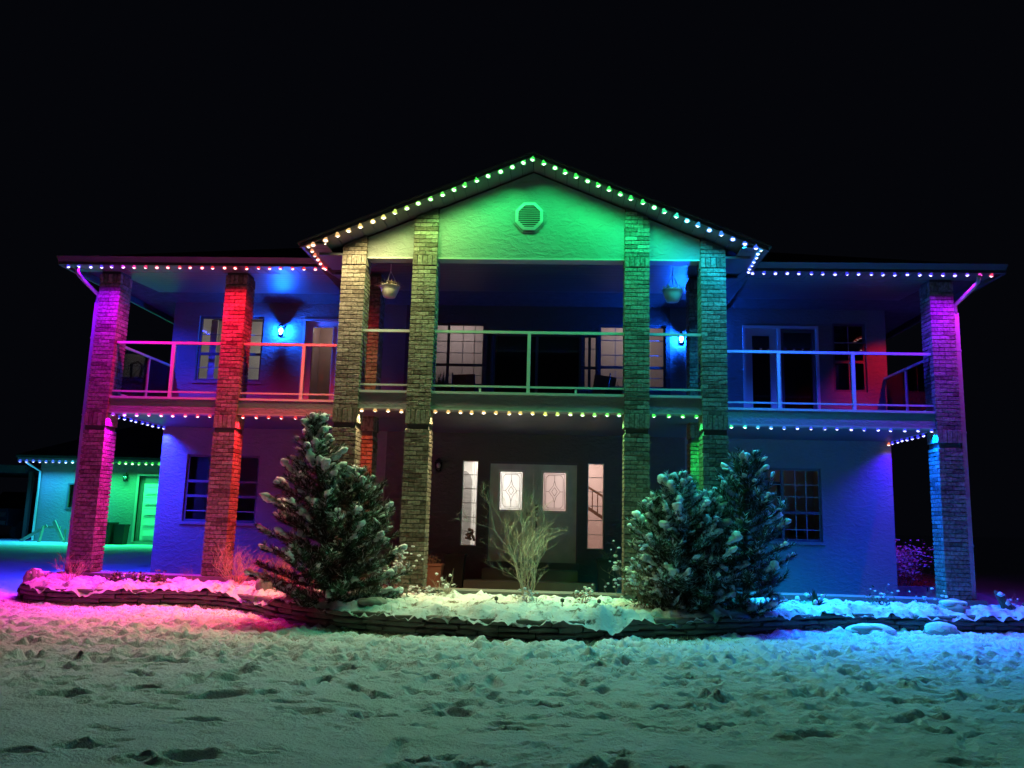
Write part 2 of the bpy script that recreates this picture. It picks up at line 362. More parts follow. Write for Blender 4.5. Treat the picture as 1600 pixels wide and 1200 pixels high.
def front_y(x): return -.08 if abs(x) < 3.45 else 1.22

def make_bed():
    n = len(PATH); rows = 46; seg = np.r_[0, np.cumsum(np.hypot(*np.diff(PATH, axis=0).T))]
    S = np.arange(0, seg[-1], .045); px = np.interp(S, seg, PATH[:, 0]); py = np.interp(S, seg, PATH[:, 1])
    vs = []; T = np.linspace(0, 1, rows)**1.15
    for x, y in zip(px, py):
        bx = min(max(x, -8.6), 9.6); k = sstep(3.3, 3.6, abs(np.array(bx))); by = -.07*(1-k)+1.23*k
        if y > by-.4: by = y+.4; bx = x+(0.5 if x < 0 else -.5)
        for t in T: vs.append((x+(bx-x)*t, y+(by-y)*t, t))
    V_ = np.array(vs); X, Y, t = V_.T
    dist = np.interp(t, T, T)*1.6
    Z = -.13+.06*fbm(X, Y, 1.3, 3, 51)+.10*fbm(X, Y, 4.5, 4, 55, .62)+.05*fbm(X, Y, 13, 3, 57, .6)-.05*np.clip(.10-np.abs(fbm(X, Y, 3.1, 2, 58)), 0, 1)/.1*.6+.05*sstep(0, .15, t)
    edge = sstep(.07, 0, t); droop = edge*(.03+.07*np.clip(vnoise(X*2.2, Y*2.2, 61)+.15, 0, 1)+.02*vnoise(X*5, Y*5, 62)); Z = Z-droop
    clump = np.exp(-(((X-1.25)/.3)**2+((Y+2.2)/.35)**2)); Z = Z+.12*clump*(.8+vnoise(X*7, Y*7, 71))*(1-edge)-.16*clump*edge
    out = edge*(.05+.03*vnoise(X*6, Y*6, 63)); Y = Y-out*np.where(np.abs(X) < 8.6, 1, 0)-.14*clump*edge
    m = MB(); m.v = list(map(tuple, np.stack([X, Y, Z], -1))); nr = rows
    for i in range(len(px)-1):
        for j in range(nr-1): m.f.append((i*nr+j, (i+1)*nr+j, (i+1)*nr+j+1, i*nr+j+1)); m.m.append(0)
    o = m.build('garden_bed', M['bedsnow'], None, True); tag(o, 'raised garden bed under snow between stone wall and porch', None, None, 'structure')
make_bed()

# ------------------------------------------------------------------ stone wall
def make_stone_wall():
    t = thing('stone_wall', 'long low dry stacked wall of dark flagstones holding the garden bed', 'garden wall', (0, -2.72, -.4))
    seg = np.r_[0, np.cumsum(np.hypot(*np.diff(PATH, axis=0).T))]
    core = MB(); 
    for i in range(0, len(PATH)-1):
        a, b = PATH[i], PATH[i+1]; d = b-a; nrm = np.array([-d[1], d[0]])/np.hypot(*d)
        core.add([(a[0]+nrm[0]*.06, a[1]+nrm[1]*.06, -.6), (b[0]+nrm[0]*.06, b[1]+nrm[1]*.06, -.6), (b[0]+nrm[0]*.06, b[1]+nrm[1]*.06, -.16), (a[0]+nrm[0]*.06, a[1]+nrm[1]*.06, -.16)], [(0, 1, 2, 3)])
    core.build('wall_core', M['dark'], t)
    hs = [-.47, -.375, -.30, -.225, -.145]
    for r in range(4):
        s = random.uniform(0, .2)
        while s < seg[-1]-.25:
            L = random.uniform(.26, .62) if r else random.uniform(.35, .75)
            e = min(s+L, seg[-1]); k = 4; g = .008
            ss = np.linspace(s+g, e-g, k); x = np.interp(ss, seg, PATH[:, 0]); y = np.interp(ss, seg, PATH[:, 1])
            x2 = np.interp(ss+.02, seg, PATH[:, 0]); y2 = np.interp(ss+.02, seg, PATH[:, 1]); tx = x2-x; ty = y2-y; q = np.hypot(tx, ty)+1e-9; nx, ny = -ty/q, tx/q
            fr = random.uniform(-.035, .03); z0 = hs[r]+.006+random.uniform(-.008, .008); z1 = hs[r+1]-.004+random.uniform(-.012, .010)
            vs = []
            for i in range(k):
                o1 = fr+random.uniform(-.014, .014); rnd = .014 if 0 < i < k-1 else .03
                zz0 = z0+random.uniform(-.006, .006); zz1 = z1+random.uniform(-.008, .008)
                for (off, z) in ((.2, zz0), (o1+rnd, zz0), (o1, zz0+(zz1-zz0)*.3), (o1+.004, zz0+(zz1-zz0)*.75), (o1+rnd, zz1), (.2, zz1)):
                    vs.append((x[i]+nx[i]*off, y[i]+ny[i]*off, z))
            m = MB(); fs = [(i*6+j, (i+1)*6+j, (i+1)*6+(j+1) % 6, i*6+(j+1) % 6) for i in range(k-1) for j in range(6)]+[tuple(range(6))[::-1], tuple(range((k-1)*6, k*6))]
            m.add(vs, fs).build('stone', M['stone'], t); s = e
make_stone_wall()

# ------------------------------------------------------------------ the house
H = thing('house', 'large two storey stucco house with brick columns, balcony and front gable', 'house', (0, 4, -.2))
d1, dw, WC = 1.305, 3.99, .42
ZB, ZS, ZR, ZE, ZC = 2.97, 3.27, 4.36, 5.69, 5.88
COLX = {'C1': (-8.43, d1), 'C2': (-5.93, d1), 'C3': (-3.32, 0), 'C4': (-2.07, 0), 'C5': (1.61, 0), 'C6': (2.90, 0), 'C7': (7.26, d1), 'C3b': (-3.32, d1), 'C6b': (2.90, d1)}
def gable_z(x): return 7.26-.4182*abs(x)
# columns
cam = SC.camera.location
bm_ = MB(); bl, bd, bh = .205, .1, .065
cs = [(-bl/2, -bd/2), (bl/2, -bd/2), (bl/2, bd/2), (-bl/2, bd/2)]
def chamfer_brick(l, d, h, c=.007):
    m = MB(); x, y, z = l/2, d/2, h/2
    vs = []
    for sz in (-1, 1):
        for k, (a, b) in enumerate(((-1, -1), (1, -1), (1, 1), (-1, 1))):
            vs += [(a*(x-c), b*(y-c), sz*z), (a*(x-c) if k % 2 == 0 else a*x, b*y if k % 2 == 0 else b*(y-c), sz*(z-c)), (a*x if k % 2 == 0 else a*(x-c), b*(y-c) if k % 2 == 0 else b*y, sz*(z-c))]
    # 12 per level group: [top, c1, c2] x4
    def T(s, k): return s*12+k*3
    fs = [(T(0, 3), T(0, 2), T(0, 1), T(0, 0)), (T(1, 0), T(1, 1), T(1, 2), T(1, 3))]
    for k in range(4):
        n = (k+1) % 4
        a2, b1 = (T(0, k)+(1 if k % 2 == 0 else 1)), T(0, n)
    return m, vs
def simple_brick(l, d, h, seed):
    r = random.Random(seed); m = MB(); c = .006
    vs = []
    prof = [(-h/2, c), (-h/2+c, 0), (h/2-c, 0), (h/2, c)]
    jit = {}
    for zz, inset in prof:
        for (a, b) in ((-1, -1), (0, -1), (1, -1), (1, 1), (0, 1), (-1, 1)):
            j = lambda: r.uniform(-.0035, .0035)
            vs.append((a*(l/2-inset)+j(), b*(d/2-inset)+j(), zz+j()*.8))
    fs = [tuple(range(6))[::-1], tuple(range(18, 24))]
    for i in range(3):
        for k in range(6): fs.append((i*6+k, i*6+(k+1) % 6, (i+1)*6+(k+1) % 6, (i+1)*6+k))
    return m.add(vs, fs)
BR = [simple_brick(bl, bd, bh, i) for i in range(6)]
BRM = [b.mesh('brick', M['brick']) for b in BR]
SOL = [simple_brick(.074, .1, .235, 50+i) for i in range(3)]; SOLM = [b.mesh('brick', M['brick']) for b in SOL]
SOS = [simple_brick(.074, .1, .172, 60+i) for i in range(3)]; SOSM = [b.mesh('brick', M['brick']) for b in SOS]
allb = []
colobj = {}
for cname, (cx, cy) in COLX.items():
    front = cy == 0
    top = None
    zt = (lambda x: gable_z(x)-.01) if front else (lambda x: 5.71)
    core = MB(); e = .02
    x0, x1 = cx+e, cx+WC-e
    if front:
        za, zb_ = gable_z(x0)-.015, gable_z(x1)-.015
        core.add([(x0, cy+e, -.02), (x1, cy+e, -.02), (x1, cy+WC-e, -.02), (x0, cy+WC-e, -.02), (x0, cy+e, za), (x1, cy+e, zb_), (x1, cy+WC-e, zb_), (x0, cy+WC-e, za)],
                 [(3, 2, 1, 0), (4, 5, 6, 7), (0, 1, 5, 4), (1, 2, 6, 5), (2, 3, 7, 6), (3, 0, 4, 7)])
    else: core.box(x0, x1, cy+e, cy+WC-e, -.02, 5.73)
    co = core.build('brick_column', M['mortar'], H); colobj[cname] = co
    zs = []
    z = .005
    while z+.075 <= 2.705: zs.append((z, 'c')); z += .075
    zs.append((2.705, 's')); z = 2.955
    while z+.075 <= 5.49: zs.append((z, 'c')); z += .0745
    zs.append((5.49, 't')); z = 5.675
    if front:
        while z < gable_z(min(abs(cx), abs(cx+WC)))-.03: zs.append((z, 'c')); z += .0745
    X0, X1, Y0, Y1 = cx, cx+WC, cy, cy+WC
    for k, (z, ty) in enumerate(zs):
        L = []
        if ty == 'c':
            zc = z+.0345
            if k % 2:
                for s in (0, 1):
                    L += [(X0+bl/2+s*.215, Y0+bd/2, 0), (X0+bl/2+s*.215, Y1-bd/2, 2)]
                L += [(X0+bd/2, (Y0+Y1)/2, 3), (X1-bd/2, (Y0+Y1)/2, 1)]
            else:
                for s in (0, 1):
                    L += [(X0+bd/2, Y0+bl/2+s*.215, 3), (X1-bd/2, Y0+bl/2+s*.215, 1)]
                L += [((X0+X1)/2, Y0+bd/2, 0), ((X0+X1)/2, Y1-bd/2, 2)]
            for (x, y, fc) in L:
                if front and zc > 5.6 and zc+.035 > gable_z(x+(.1 if x > 0 else -.1))-.01: continue
                allb.append((cname, x, y, zc, PI/2 if fc in (1, 3) else 0, fc, 0, random.randrange(6)))
        else:
            hh, zc = (.235, 2.83) if ty == 's' else (.172, 5.582)
            p = .010 
            for s in range(5):
                u = .037+.0865*s
                allb.append((cname, X0+u, Y0+bd/2-p, zc, 0, 0, 1 if ty == 's' else 2, s % 3)); allb.append((cname, X0+u, Y1-bd/2+p, zc, 0, 2, 1 if ty == 's' else 2, s % 3))
            for s in range(3):
                u = .125+.085*s
                allb.append((cname, X0+bd/2-p, Y0+u, zc, PI/2, 3, 1 if ty == 's' else 2, s % 3)); allb.append((cname, X1-bd/2+p, Y0+u, zc, PI/2, 1, 1 if ty == 's' else 2, s % 3))
def bscore(b):
    n, x, y, z, r, fc, ty, v = b
    nx, ny = {0: (0, -1), 1: (1, 0), 2: (0, 1), 3: (-1, 0)}[fc]
    d = Vector((cam.x-x, cam.y-y, cam.z-z)); L = d.length
    if n in ('C3b', 'C6b'): return 0
    ln = bl if ty == 0 else .09
    return max(0, (nx*d.x+ny*d.y)/L)*ln/L**2
allb.sort(key=bscore, reverse=True)
rest = {k: MB() for k in COLX}
for i, b in enumerate(allb):
    n, x, y, z, r, fc, ty, v = b
    if i < 300:
        o = link('brick', (BRM, SOLM, SOSM)[ty][v], colobj[n]); o.location = Vector((x, y, z))-ORG[H.name]; o.rotation_euler = (random.uniform(-.01, .01), 0, r)
    else:
        src = (BR, SOL, SOS)[ty][v]; c, s = round(math.cos(r)), round(math.sin(r))
        rest[n].add([(x+c*a-s*q, y+s*a+c*q, z+w) for a, q, w in src.v], src.f)
for n, m in rest.items(): m.build('brick_courses', M['brick'], colobj[n], kind='stuff')

# walls with openings --------------------------------------------------
def wall(x0, x1, z0, z1, y, th, holes, name, m, parent, top=None):
    xs = sorted({x0, x1, *[h[0] for h in holes], *[h[1] for h in holes]}); zs = sorted({z0, z1, *[h[2] for h in holes], *[h[3] for h in holes]})
    mb = MB()
    def inh(x, z): return any(h[0] < x < h[1] and h[2] < z < h[3] for h in holes)
    for i in range(len(xs)-1):
        for j in range(len(zs)-1):
            if inh((xs[i]+xs[i+1])/2, (zs[j]+zs[j+1])/2): continue
            a, b, c, d = xs[i], xs[i+1], zs[j], zs[j+1]
            mb.add([(a, y, c), (b, y, c), (b, y, d), (a, y, d)], [(0, 1, 2, 3)]); mb.add([(a, y+th, c), (b, y+th, c), (b, y+th, d), (a, y+th, d)], [(3, 2, 1, 0)])
    for a, b, c, d in holes:
        mb.add([(a, y, c), (b, y, c), (b, y, d), (a, y, d), (a, y+th, c), (b, y+th, c), (b, y+th, d), (a, y+th, d)], [(0, 4, 5, 1), (1, 5, 6, 2), (2, 6, 7, 3), (3, 7, 4, 0)])
    return mb.build(name, m, parent)
LL = (-7.6, -5.98, .95, 2.40); LR = (4.88, 6.02, .88, 2.40); SL = (-1.53, -1.19, .60, 2.40); SR = (1.15, 1.50, .60, 2.40); DR = (-.96, .95, .30, 2.40)
UL = (-7.6, -6.12, 4.04, 5.52); UD = (-5.22, -4.35, 3.28, 5.48); UCL = (-2.55, -1.14, 4.03, 5.44); UCN = (-1.09, -1.0, 4.03, 5.20); UP = (-.96, .98, 3.30, 5.22); UCM = (1.04, 1.31, 4.03, 5.18)
UCR = (1.36, 2.81, 4.03, 5.44); UR = (4.45, 6.06, 3.28, 5.46); UW = (6.36, 7.06, 4.04, 5.54)
wall(-8.19, -3.2, -.25, 3.12, dw, .18, [LL], 'wall', M['stucco'], H); wall(3.2, 7.48, -.25, 3.12, dw, .18, [LR], 'wall', M['stucco'], H)
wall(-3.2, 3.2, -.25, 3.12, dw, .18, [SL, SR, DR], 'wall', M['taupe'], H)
wall(-8.19, -2.9, 3.12, 5.98, dw, .18, [UL, UD], 'wall', M['stucco'], H); wall(2.9, 7.48, 3.12, 5.98, dw, .18, [UR, UW], 'wall', M['stucco'], H)
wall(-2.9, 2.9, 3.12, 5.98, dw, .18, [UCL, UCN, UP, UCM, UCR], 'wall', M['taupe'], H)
m = MB(); m.box(-8.19, -8.01, dw+.182, 13, -.25, 5.98); m.build('wall', M['stucco'], H)
m = MB(); m.box(7.30, 7.48, dw+.182, 13, -.25, 5.98); m.build('wall', M['stucco'], H)
m = MB(); m.box(-8.19, 7.48, 13.002, 13.2, -.25, 5.98); m.build('wall', M['stucco'], H)
# gable wall (bays between the columns), slightly recessed
for a, b in ((-2.90, -2.07), (-1.65, 1.61), (2.03, 2.90)):
    pts = [(a, 5.66), (b, 5.66), (b, gable_z(b)-.02)]+([(0, 7.24)] if a < 0 < b else [])+[(a, gable_z(a)-.02)]
    MB().poly(pts, .10, .30).build('gable_wall', M['stucco'], H)
    MB().box(a, b, .07, .33, 5.632, 5.658).build('gable_wall_trim', M['trim'], H)
for a, b in ((-3.74, -3.32), (3.32, 3.74)):
    MB().box(a, b, .0, .86, 5.66, 5.70).build('soffit_return', M['soffit'], H)
# vent
v = MB()
oct_ = [(-.06+.262*math.cos(PI/8+k*PI/4), 6.42+.275*math.sin(PI/8+k*PI/4)) for k in range(8)]; octi = [(-.06+.205*math.cos(PI/8+k*PI/4), 6.42+.215*math.sin(PI/8+k*PI/4)) for k in range(8)]
vs = [(x, .055, z) for x, z in oct_]+[(x, .04, z) for x, z in octi]+[(x, .099, z) for x, z in oct_]+[(x, .095, z) for x, z in octi]
fs = []
for k in range(8):
    n = (k+1) % 8; fs += [(k, n, 8+n, 8+k), (16+k, k, n, 16+n)[::-1], (8+k, 8+n, 24+n, 24+k)]
v.add([(x, .0965, z) for x, z in octi], [tuple(range(8))], 1); v.add(vs, fs); vent = v.build('gable_vent', [M['trim'], M['dark']], H)
oct2 = [(-.06+.30*math.cos(PI/8+k*PI/4), 6.42+.313*math.sin(PI/8+k*PI/4)) for k in range(8)]
vs = [(x, .078, z) for x, z in oct2]+[(x, .078, z) for x, z in oct_]+[(x, .1, z) for x, z in oct2]
MB().add(vs, [f for k in range(8) for f in ((k, (k+1) % 8, 8+(k+1) % 8, 8+k), (16+k, 16+(k+1) % 8, (k+1) % 8, k))]).build('vent_surround', M['stucco'], vent)
for k in range(10):
    z = 6.245+.038*k; hw = min(.19, .205-max(0, abs(z-6.42)-.085)*1.0)
    MB().add([(-.06-hw, .05, z), (-.06+hw, .05, z), (-.06+hw, .088, z+.027), (-.06-hw, .088, z+.027), (-.06-hw, .056, z-.006), (-.06+hw, .056, z-.006)], [(0, 1, 2, 3), (4, 5, 1, 0)]).build('slat', M['trim'], vent)
# beams, deck, rails ----------------------------------------------------
BAYS = {'l1': (-8.01, -5.93, d1), 'l2': (-5.51, -3.32, d1), 'c1': (-2.90, -2.07, 0), 'c2': (-1.65, 1.61, 0), 'c3': (2.03, 2.90, 0), 'r': (3.32, 7.26, d1)}
for k, (a, b, y) in BAYS.items():
    bo = MB().box(a+.002, b-.002, y+.06, y+.30, ZB+.02, ZS-.03).build('balcony_beam', M['stucco'], H)
    MB().box(a+.002, b-.002, y+.03, y+.34, ZS-.028, ZS+.012).build('deck_edge', M['rail'], bo)
    MB().box(a+.002, b-.002, y+.05, y+.31, ZB-.004, ZB+.018).build('beam_trim', M['trim'], bo)
# side beams back to the wall
for x0 in (-8.19, 7.36):
    MB().box(x0, x0+.12, d1+WC+.002, dw-.002, ZB+.02, ZS-.03).build('balcony_beam', M['stucco'], H)
    MB().box(x0-.01, x0+.13, d1+WC+.002, dw-.002, ZS-.028, ZS+.012).build('deck_edge', M['rail'], H)
MB().box(-8.06, 7.34, d1+.345, dw-.003, ZB+.06, ZS-.002).build('balcony_deck', M['concrete'], H)
MB().box(-3.3, 3.3, .345, d1+.342, ZB+.06, ZS-.002).build('balcony_deck', M['concrete'], H)
def railing(a, b, y, posts, stubs=(), side=None):
    r = MB()
    if side is None: r.box(a, b, y+.09, y+.15, ZR-.045, ZR)
    else: r.box(side-.03, side+.03, a, b, ZR-.045, ZR)
    ro = r.build('railing', M['rail'], H)
    if side is None:
        MB().box(a, b, y+.095, y+.145, ZS+.105, ZS+.133).build('lower_rail', M['rail'], ro)
        xs = [a]+list(posts)+[b]
        for p in posts: MB().box(p-.028, p+.028, y+.085, y+.155, ZS+.013, ZR-.047).build('post', M['rail'], ro)
        for p in stubs: MB().box(p-.018, p+.018, y+.10, y+.14, ZS+.013, ZS+.103).build('post', M['rail'], ro)
        for i in range(len(xs)-1): MB().box(xs[i]+.03, xs[i+1]-.03, y+.117, y+.123, ZS+.135, ZR-.048).build('glass_panel', M['railglass'], ro)
    else:
        MB().box(side-.02, side+.02, a, b, ZS+.105, ZS+.133).build('lower_rail', M['rail'], ro)
        for p in posts: MB().box(side-.025, side+.025, p-.025, p+.025, ZS+.013, ZR-.047).build('post', M['rail'], ro)
        MB().box(side-.003, side+.003, a+.03, b-.03, ZS+.135, ZR-.048).build('glass_panel', M['railglass'], ro)
railing(-8.01, -5.93, d1, [-6.88]); railing(-5.51, -3.32, d1, [-4.34]); railing(-2.90, -2.07, 0, []); railing(-1.65, 1.61, 0, [-.01], (-.83, .80))
railing(2.03, 2.90, 0, []); railing(3.32, 7.26, d1, [4.53, 5.87]); railing(d1+WC, dw-.01, 0, [2.9], side=-8.12); railing(d1+WC, dw-.01, 0, [2.9], side=7.42)
# porch floor and kerb
MB().box(-3.42, 3.42, -.07, .46, -.3, -.001).build('porch_kerb', M['concrete'], H)
MB().box(-8.6, -3.421, d1-.07, d1+.46, -.3, -.001).build('porch_kerb', M['concrete'], H); MB().box(3.421, 7.9, d1-.07, d1+.46, -.3, -.001).build('porch_kerb', M['concrete'], H)
MB().box(-3.42, 3.42, .461, d1+.459, -.4, -.2).build('porch_floor', M['concrete'], H); MB().box(-8.19, 7.48, d1+.461, dw-.002, -.4, -.2).build('porch_floor', M['concrete'], H)
# steps
MB().box(-1.30, 1.28, 2.85, 3.35, -.198, -.035).build('step', M['concrete'], H)
MB().box(-.99, .95, 3.352, dw-.003, -.198, .17).build('step', M['concrete'], H)
MB().box(-1.0, .99, dw-.07, dw+.12, .172, .295).build('threshold', M['wdark'], H)
# ceilings --------------------------------------------------------------
def soffit_x(x0, x1, y0, y1, za, zb, w, name='soffit'):      # boards running along x, set side by side in y
    back = MB().add([(x0, y0, za+.03), (x1, y0, za+.03), (x1, y1, zb+.03), (x0, y1, zb+.03)], [(0, 3, 2, 1)]).build(name, M['dark'], H)
    n = max(1, round((y1-y0)/w)); 
    for i in range(n):
        ya = y0+(y1-y0)*i/n+.004; yb = y0+(y1-y0)*(i+1)/n-.004; z0 = za+(zb-za)*i/n; z1 = za+(zb-za)*(i+1)/n
        MB().add([(x0, ya, z0), (x1, ya, z0), (x1, yb, z1), (x0, yb, z1), (x0, ya, z0+.02), (x1, ya, z0+.02), (x1, yb, z1+.02), (x0, yb, z1+.02)],
                 [(0, 3, 2, 1), (4, 5, 6, 7), (0, 1, 5, 4), (1, 2, 6, 5), (2, 3, 7, 6), (3, 0, 4, 7)]).build('panel', M['soffit'], back)
def soffit_y(P0, P1, P2, P3, n, name='soffit', gap=.006):     # quad P0..P3 (P0-P1 front edge, P3-P2 rear edge) split across its front edge
    P0, P1, P2, P3 = map(Vector, (P0, P1, P2, P3)); up = Vector((0, 0, .02))
    back = MB().add([P0+up*1.5, P1+up*1.5, P2+up*1.5, P3+up*1.5], [(0, 3, 2, 1)]).build(name, M['dark'], H); L = (P1-P0).length
    for i in range(n):
        a = i/n+gap/L; b = (i+1)/n-gap/L
        q = [P0.lerp(P1, a), P0.lerp(P1, b), P3.lerp(P2, b), P3.lerp(P2, a)]
        MB().add(q+[p+up for p in q], [(0, 3, 2, 1), (4, 5, 6, 7), (0, 1, 5, 4), (1, 2, 6, 5), (2, 3, 7, 6), (3, 0, 4, 7)]).build('panel', M['soffit'], back)
soffit_y((-8.86, .88, ZE+.01), (-3.86, .88, ZE+.01), (-3.86, d1+.05, ZE+.03), (-8.86, d1+.05, ZE+.03), 24)
soffit_y((3.78, .88, ZE+.01), (8.26, .88, ZE+.01), (8.26, d1+.05, ZE+.03), (3.78, d1+.05, ZE+.03), 22)
soffit_x(-8.18, -3.33, d1+.06, dw-.003, ZE+.03, ZC, .19); soffit_x(3.33, 7.46, d1+.06, dw-.003, ZE+.03, ZC, .19)
soffit_x(-3.32, 3.32, .31, dw-.003, ZE+.03, ZC, .19)
soffit_x(-8.05, 7.35, d1+.36, dw-.003, ZB+.02, ZB+.02, .22); soffit_x(-3.3, 3.3, .36, d1+.35, ZB+.02, ZB+.02, .22)
# rake soffits
soffit_y((-3.74, -.44, 5.71), (0, -.44, 7.275), (0, .11, 7.275), (-3.74, .11, 5.71), 19); soffit_y((0, -.44, 7.275), (3.74, -.44, 5.71), (3.74, .11, 5.71), (0, .11, 7.275), 19)
soffit_y((-3.86, -.44, 5.70), (-3.86, .88, 5.70), (-3.5, .88, 5.705), (-3.5, -.44, 5.705), 6); soffit_y((3.86, -.44, 5.70), (3.86, .88, 5.70), (3.5, .88, 5.705), (3.5, -.44, 5.705), 6)
# fascias
for a, b in ((-8.98, -3.90), (3.90, 8.38)):
    MB().box(a, b, .80, .86, ZE+.005, ZE+.13).build('fascia', M['fascia'], H)
    MB().add([(a, .72, ZE+.15), (b, .72, ZE+.15), (b, .80, ZE+.06), (a, .80, ZE+.06), (a, .80, ZE+.16), (b, .80, ZE+.16)], [(0, 1, 5, 4), (0, 3, 2, 1), (3, 4, 5, 2)]).build('gutter', M['fascia'], H)
MB().box(-9.0, -8.94, .87, 13.4, ZE+.005, ZE+.13).build('fascia', M['fascia'], H); MB().box(8.34, 8.40, .87, 13.4, ZE+.005, ZE+.13).build('fascia', M['fascia'], H)
for s in (-1, 1):
    m = MB(); q = [(s*3.93, 5.63), (0, 7.275), (0, 7.335), (s*3.93, 5.69)]
    m.poly(q if s > 0 else q[::-1], -.50, -.455).build('rake_fascia', M['fascia'], H)
    MB().box(min(s*3.88, s*3.93), max(s*3.88, s*3.93), -.452, .79, 5.66, 5.72).build('fascia', M['fascia'], H)
# roof
m = MB(); e = ZE+.14; ry = 7.1; rz = e+(ry-.8)*.4
m.add([(-9.02, .78, e), (8.42, .78, e), (8.42, 13.5, e), (-9.02, 13.5, e), (-2.7, ry, rz), (2.1, ry, rz)], [(0, 1, 5, 4), (1, 2, 5), (2, 3, 4, 5), (3, 0, 4), (3, 2, 1, 0)])
rf = m.build('roof', M['roof'], H)
m = MB()
for s in (-1, 1):
    a = [(s*3.97, -.52, 5.72), (0, -.52, 7.37), (0, 7, 7.37), (s*3.97, 4, 5.72)]; b = [(x, y, z-.03) for x, y, z in a]
    m.add(a+b, [(0, 1, 2, 3), (7, 6, 5, 4), (0, 4, 5, 1), (3, 7, 4, 0)])
m.build('gable_roof', M['roof'], H)
MB().box(-8.1, 7.4, 6, 6.1, 3.3, 5.97).build('partition', M['interior'], H)
# downspouts
def downspout(xa, xc, yc):
    ds = MB().tube([(xa, .82, 5.66), (xa, .86, 5.55), ((xa+xc)/2, 1.05, 5.42), (xc, yc, 5.28), (xc, yc, 5.1)], .038, 8)
    o = ds.build('downspout', M['trim'], H, True)
    MB().box(xc-.04, xc+.04, yc-.03, yc+.03, -.2, 5.12).build('pipe', M['trim'], o)
    for z in (.9, 2.9, 4.4): MB().box(xc-.05, xc+.05, yc-.034, yc+.05, z, z+.03).build('strap', M['trim'], o)
    MB().tube([(xc, yc, -.16), (xc, yc-.12, -.24), (xc, yc-.3, -.28)], .035, 8).build('elbow', M['white'], o, True)
downspout(-8.62, -8.50, d1+.12); downspout(7.92, 7.76, d1+.12)

# windows ---------------------------------------------------------------
def window(rect, vm=(), hm=(), vthin=(), hthin=(), frame='wdark', fw=.05, depth=.05, pane=True, label=None, casing=None):
    a, b, c, d = rect; y = dw+depth
    m = MB().box(a, b, y, y+.06, c, c+fw).box(a, b, y, y+.06, d-fw, d).box(a, a+fw, y, y+.06, c+fw+.0005, d-fw-.0005).box(b-fw, b, y, y+.06, c+fw+.0005, d-fw-.0005)
    wo = m.build('window', M[frame], H, label=label)
    i0, i1, k0, k1 = a+fw, b-fw, c+fw, d-fw
    for x in vm: MB().box(x-.03, x+.03, y+.004, y+.055, k0, k1).build('mullion', M[frame], wo)
    for z in hm: MB().box(i0, i1, y+.001, y+.05, z-.028, z+.028).build('rail', M[frame], wo)
    for x in vthin: MB().box(x-.007, x+.007, y+.014, y+.032, k0, k1).build('muntin', M['trim'], wo)
    for z in hthin: MB().box(i0, i1, y+.012, y+.034, z-.007, z+.007).build('muntin', M['trim'], wo)
    if pane: MB().box(i0-.01, i1+.01, y+.02, y+.026, k0-.01, k1+.01).build('pane', M['glass'], wo)
    if casing: MB().box(a-.05, b+.05, dw-.035, dw-.002, c-.06, c-.002).build('sill', M[casing], wo)
    return wo
window(LL, (-6.78,), (1.82, 1.50), (), (1.18,), casing='stucco'); window(LR, (5.23,), (1.47,), (5.50, 5.72), (1.12, 1.80, 2.05), casing='stucco')
window(SL, (), (), (), (.9, 1.2, 1.5, 1.8, 2.1), frame='white', fw=.02); window(SR, (), (), (), (.9, 1.2, 1.5, 1.8, 2.1), frame='white', fw=.02)
window(UL, (-6.85,), (4.66,), (-6.45,), (4.35, 5.1), casing='stucco'); window(UCL, (-1.95,), (4.50,), (-2.25, -1.63, -1.37), (4.27, 4.77, 5.03, 5.27))
window(UCN, (), (), (), ()); window(UP, (.01,), (), (), ()); window(UCM, (1.16,), (4.48,), (), (4.9,), fw=.02)
window(UCR, (1.37, 2.42), (4.50,), (1.72, 2.06), (4.27, 4.77, 5.10)); window(UW, (), (4.70,), (6.71,), (5.12,))
# upper doors
def leaf(x0, x1, z0, z1, gx0, gx1, gz0, gz1, m, label=None, y=dw+.05, glass='glass'):
    mb = MB().box(x0, x1, y, y+.045, z0, gz0).box(x0, x1, y, y+.045, gz1, z1).box(x0, gx0, y, y+.045, gz0+.0004, gz1-.0004).box(gx1, x1, y, y+.045, gz0+.0004, gz1-.0004)
    o = mb.build('door', M[m], H, label=label); MB().box(gx0-.01, gx1+.01, y+.02, y+.027, gz0-.01, gz1+.01).build('pane', M[glass], o)
    g = MB(); t = .02
    for q in ((gx0-t, gx1+t, gz0-t, gz0), (gx0-t, gx1+t, gz1, gz1+t), (gx0-t, gx0, gz0+.0005, gz1-.0005), (gx1, gx1+t, gz0+.0005, gz1-.0005)): g.box(q[0], q[1], y-.012, y-.001, q[2], q[3])
    g.build('glazing_bead', M[m], o)
    return o
leaf(-5.16, -4.41, 3.29, 5.43, -5.0, -4.55, 3.55, 5.30, 'white')
MB().box(-5.22, -5.162, dw-.02, dw+.1, 3.285, 5.48).box(-4.408, -4.35, dw-.02, dw+.1, 3.285, 5.48).box(-5.1618, -4.4082, dw-.02, dw+.1, 5.432, 5.48).build('door_frame', M['trim'], H)
leaf(4.51, 5.19, 3.29, 5.40, 4.66, 5.04, 3.45, 5.25, 'white'); leaf(5.26, 6.0, 3.29, 5.40, 5.33, 5.93, 3.36, 5.33, 'wdark')
MB().box(4.45, 4.508, dw-.02, dw+.1, 3.285, 5.46).box(5.192, 5.258, dw-.02, dw+.1, 3.285, 5.402).box(6.002, 6.06, dw-.02, dw+.1, 3.285, 5.46).box(4.5082, 6.0018, dw-.02, dw+.1, 5.404, 5.46).build('door_frame', M['white'], H)
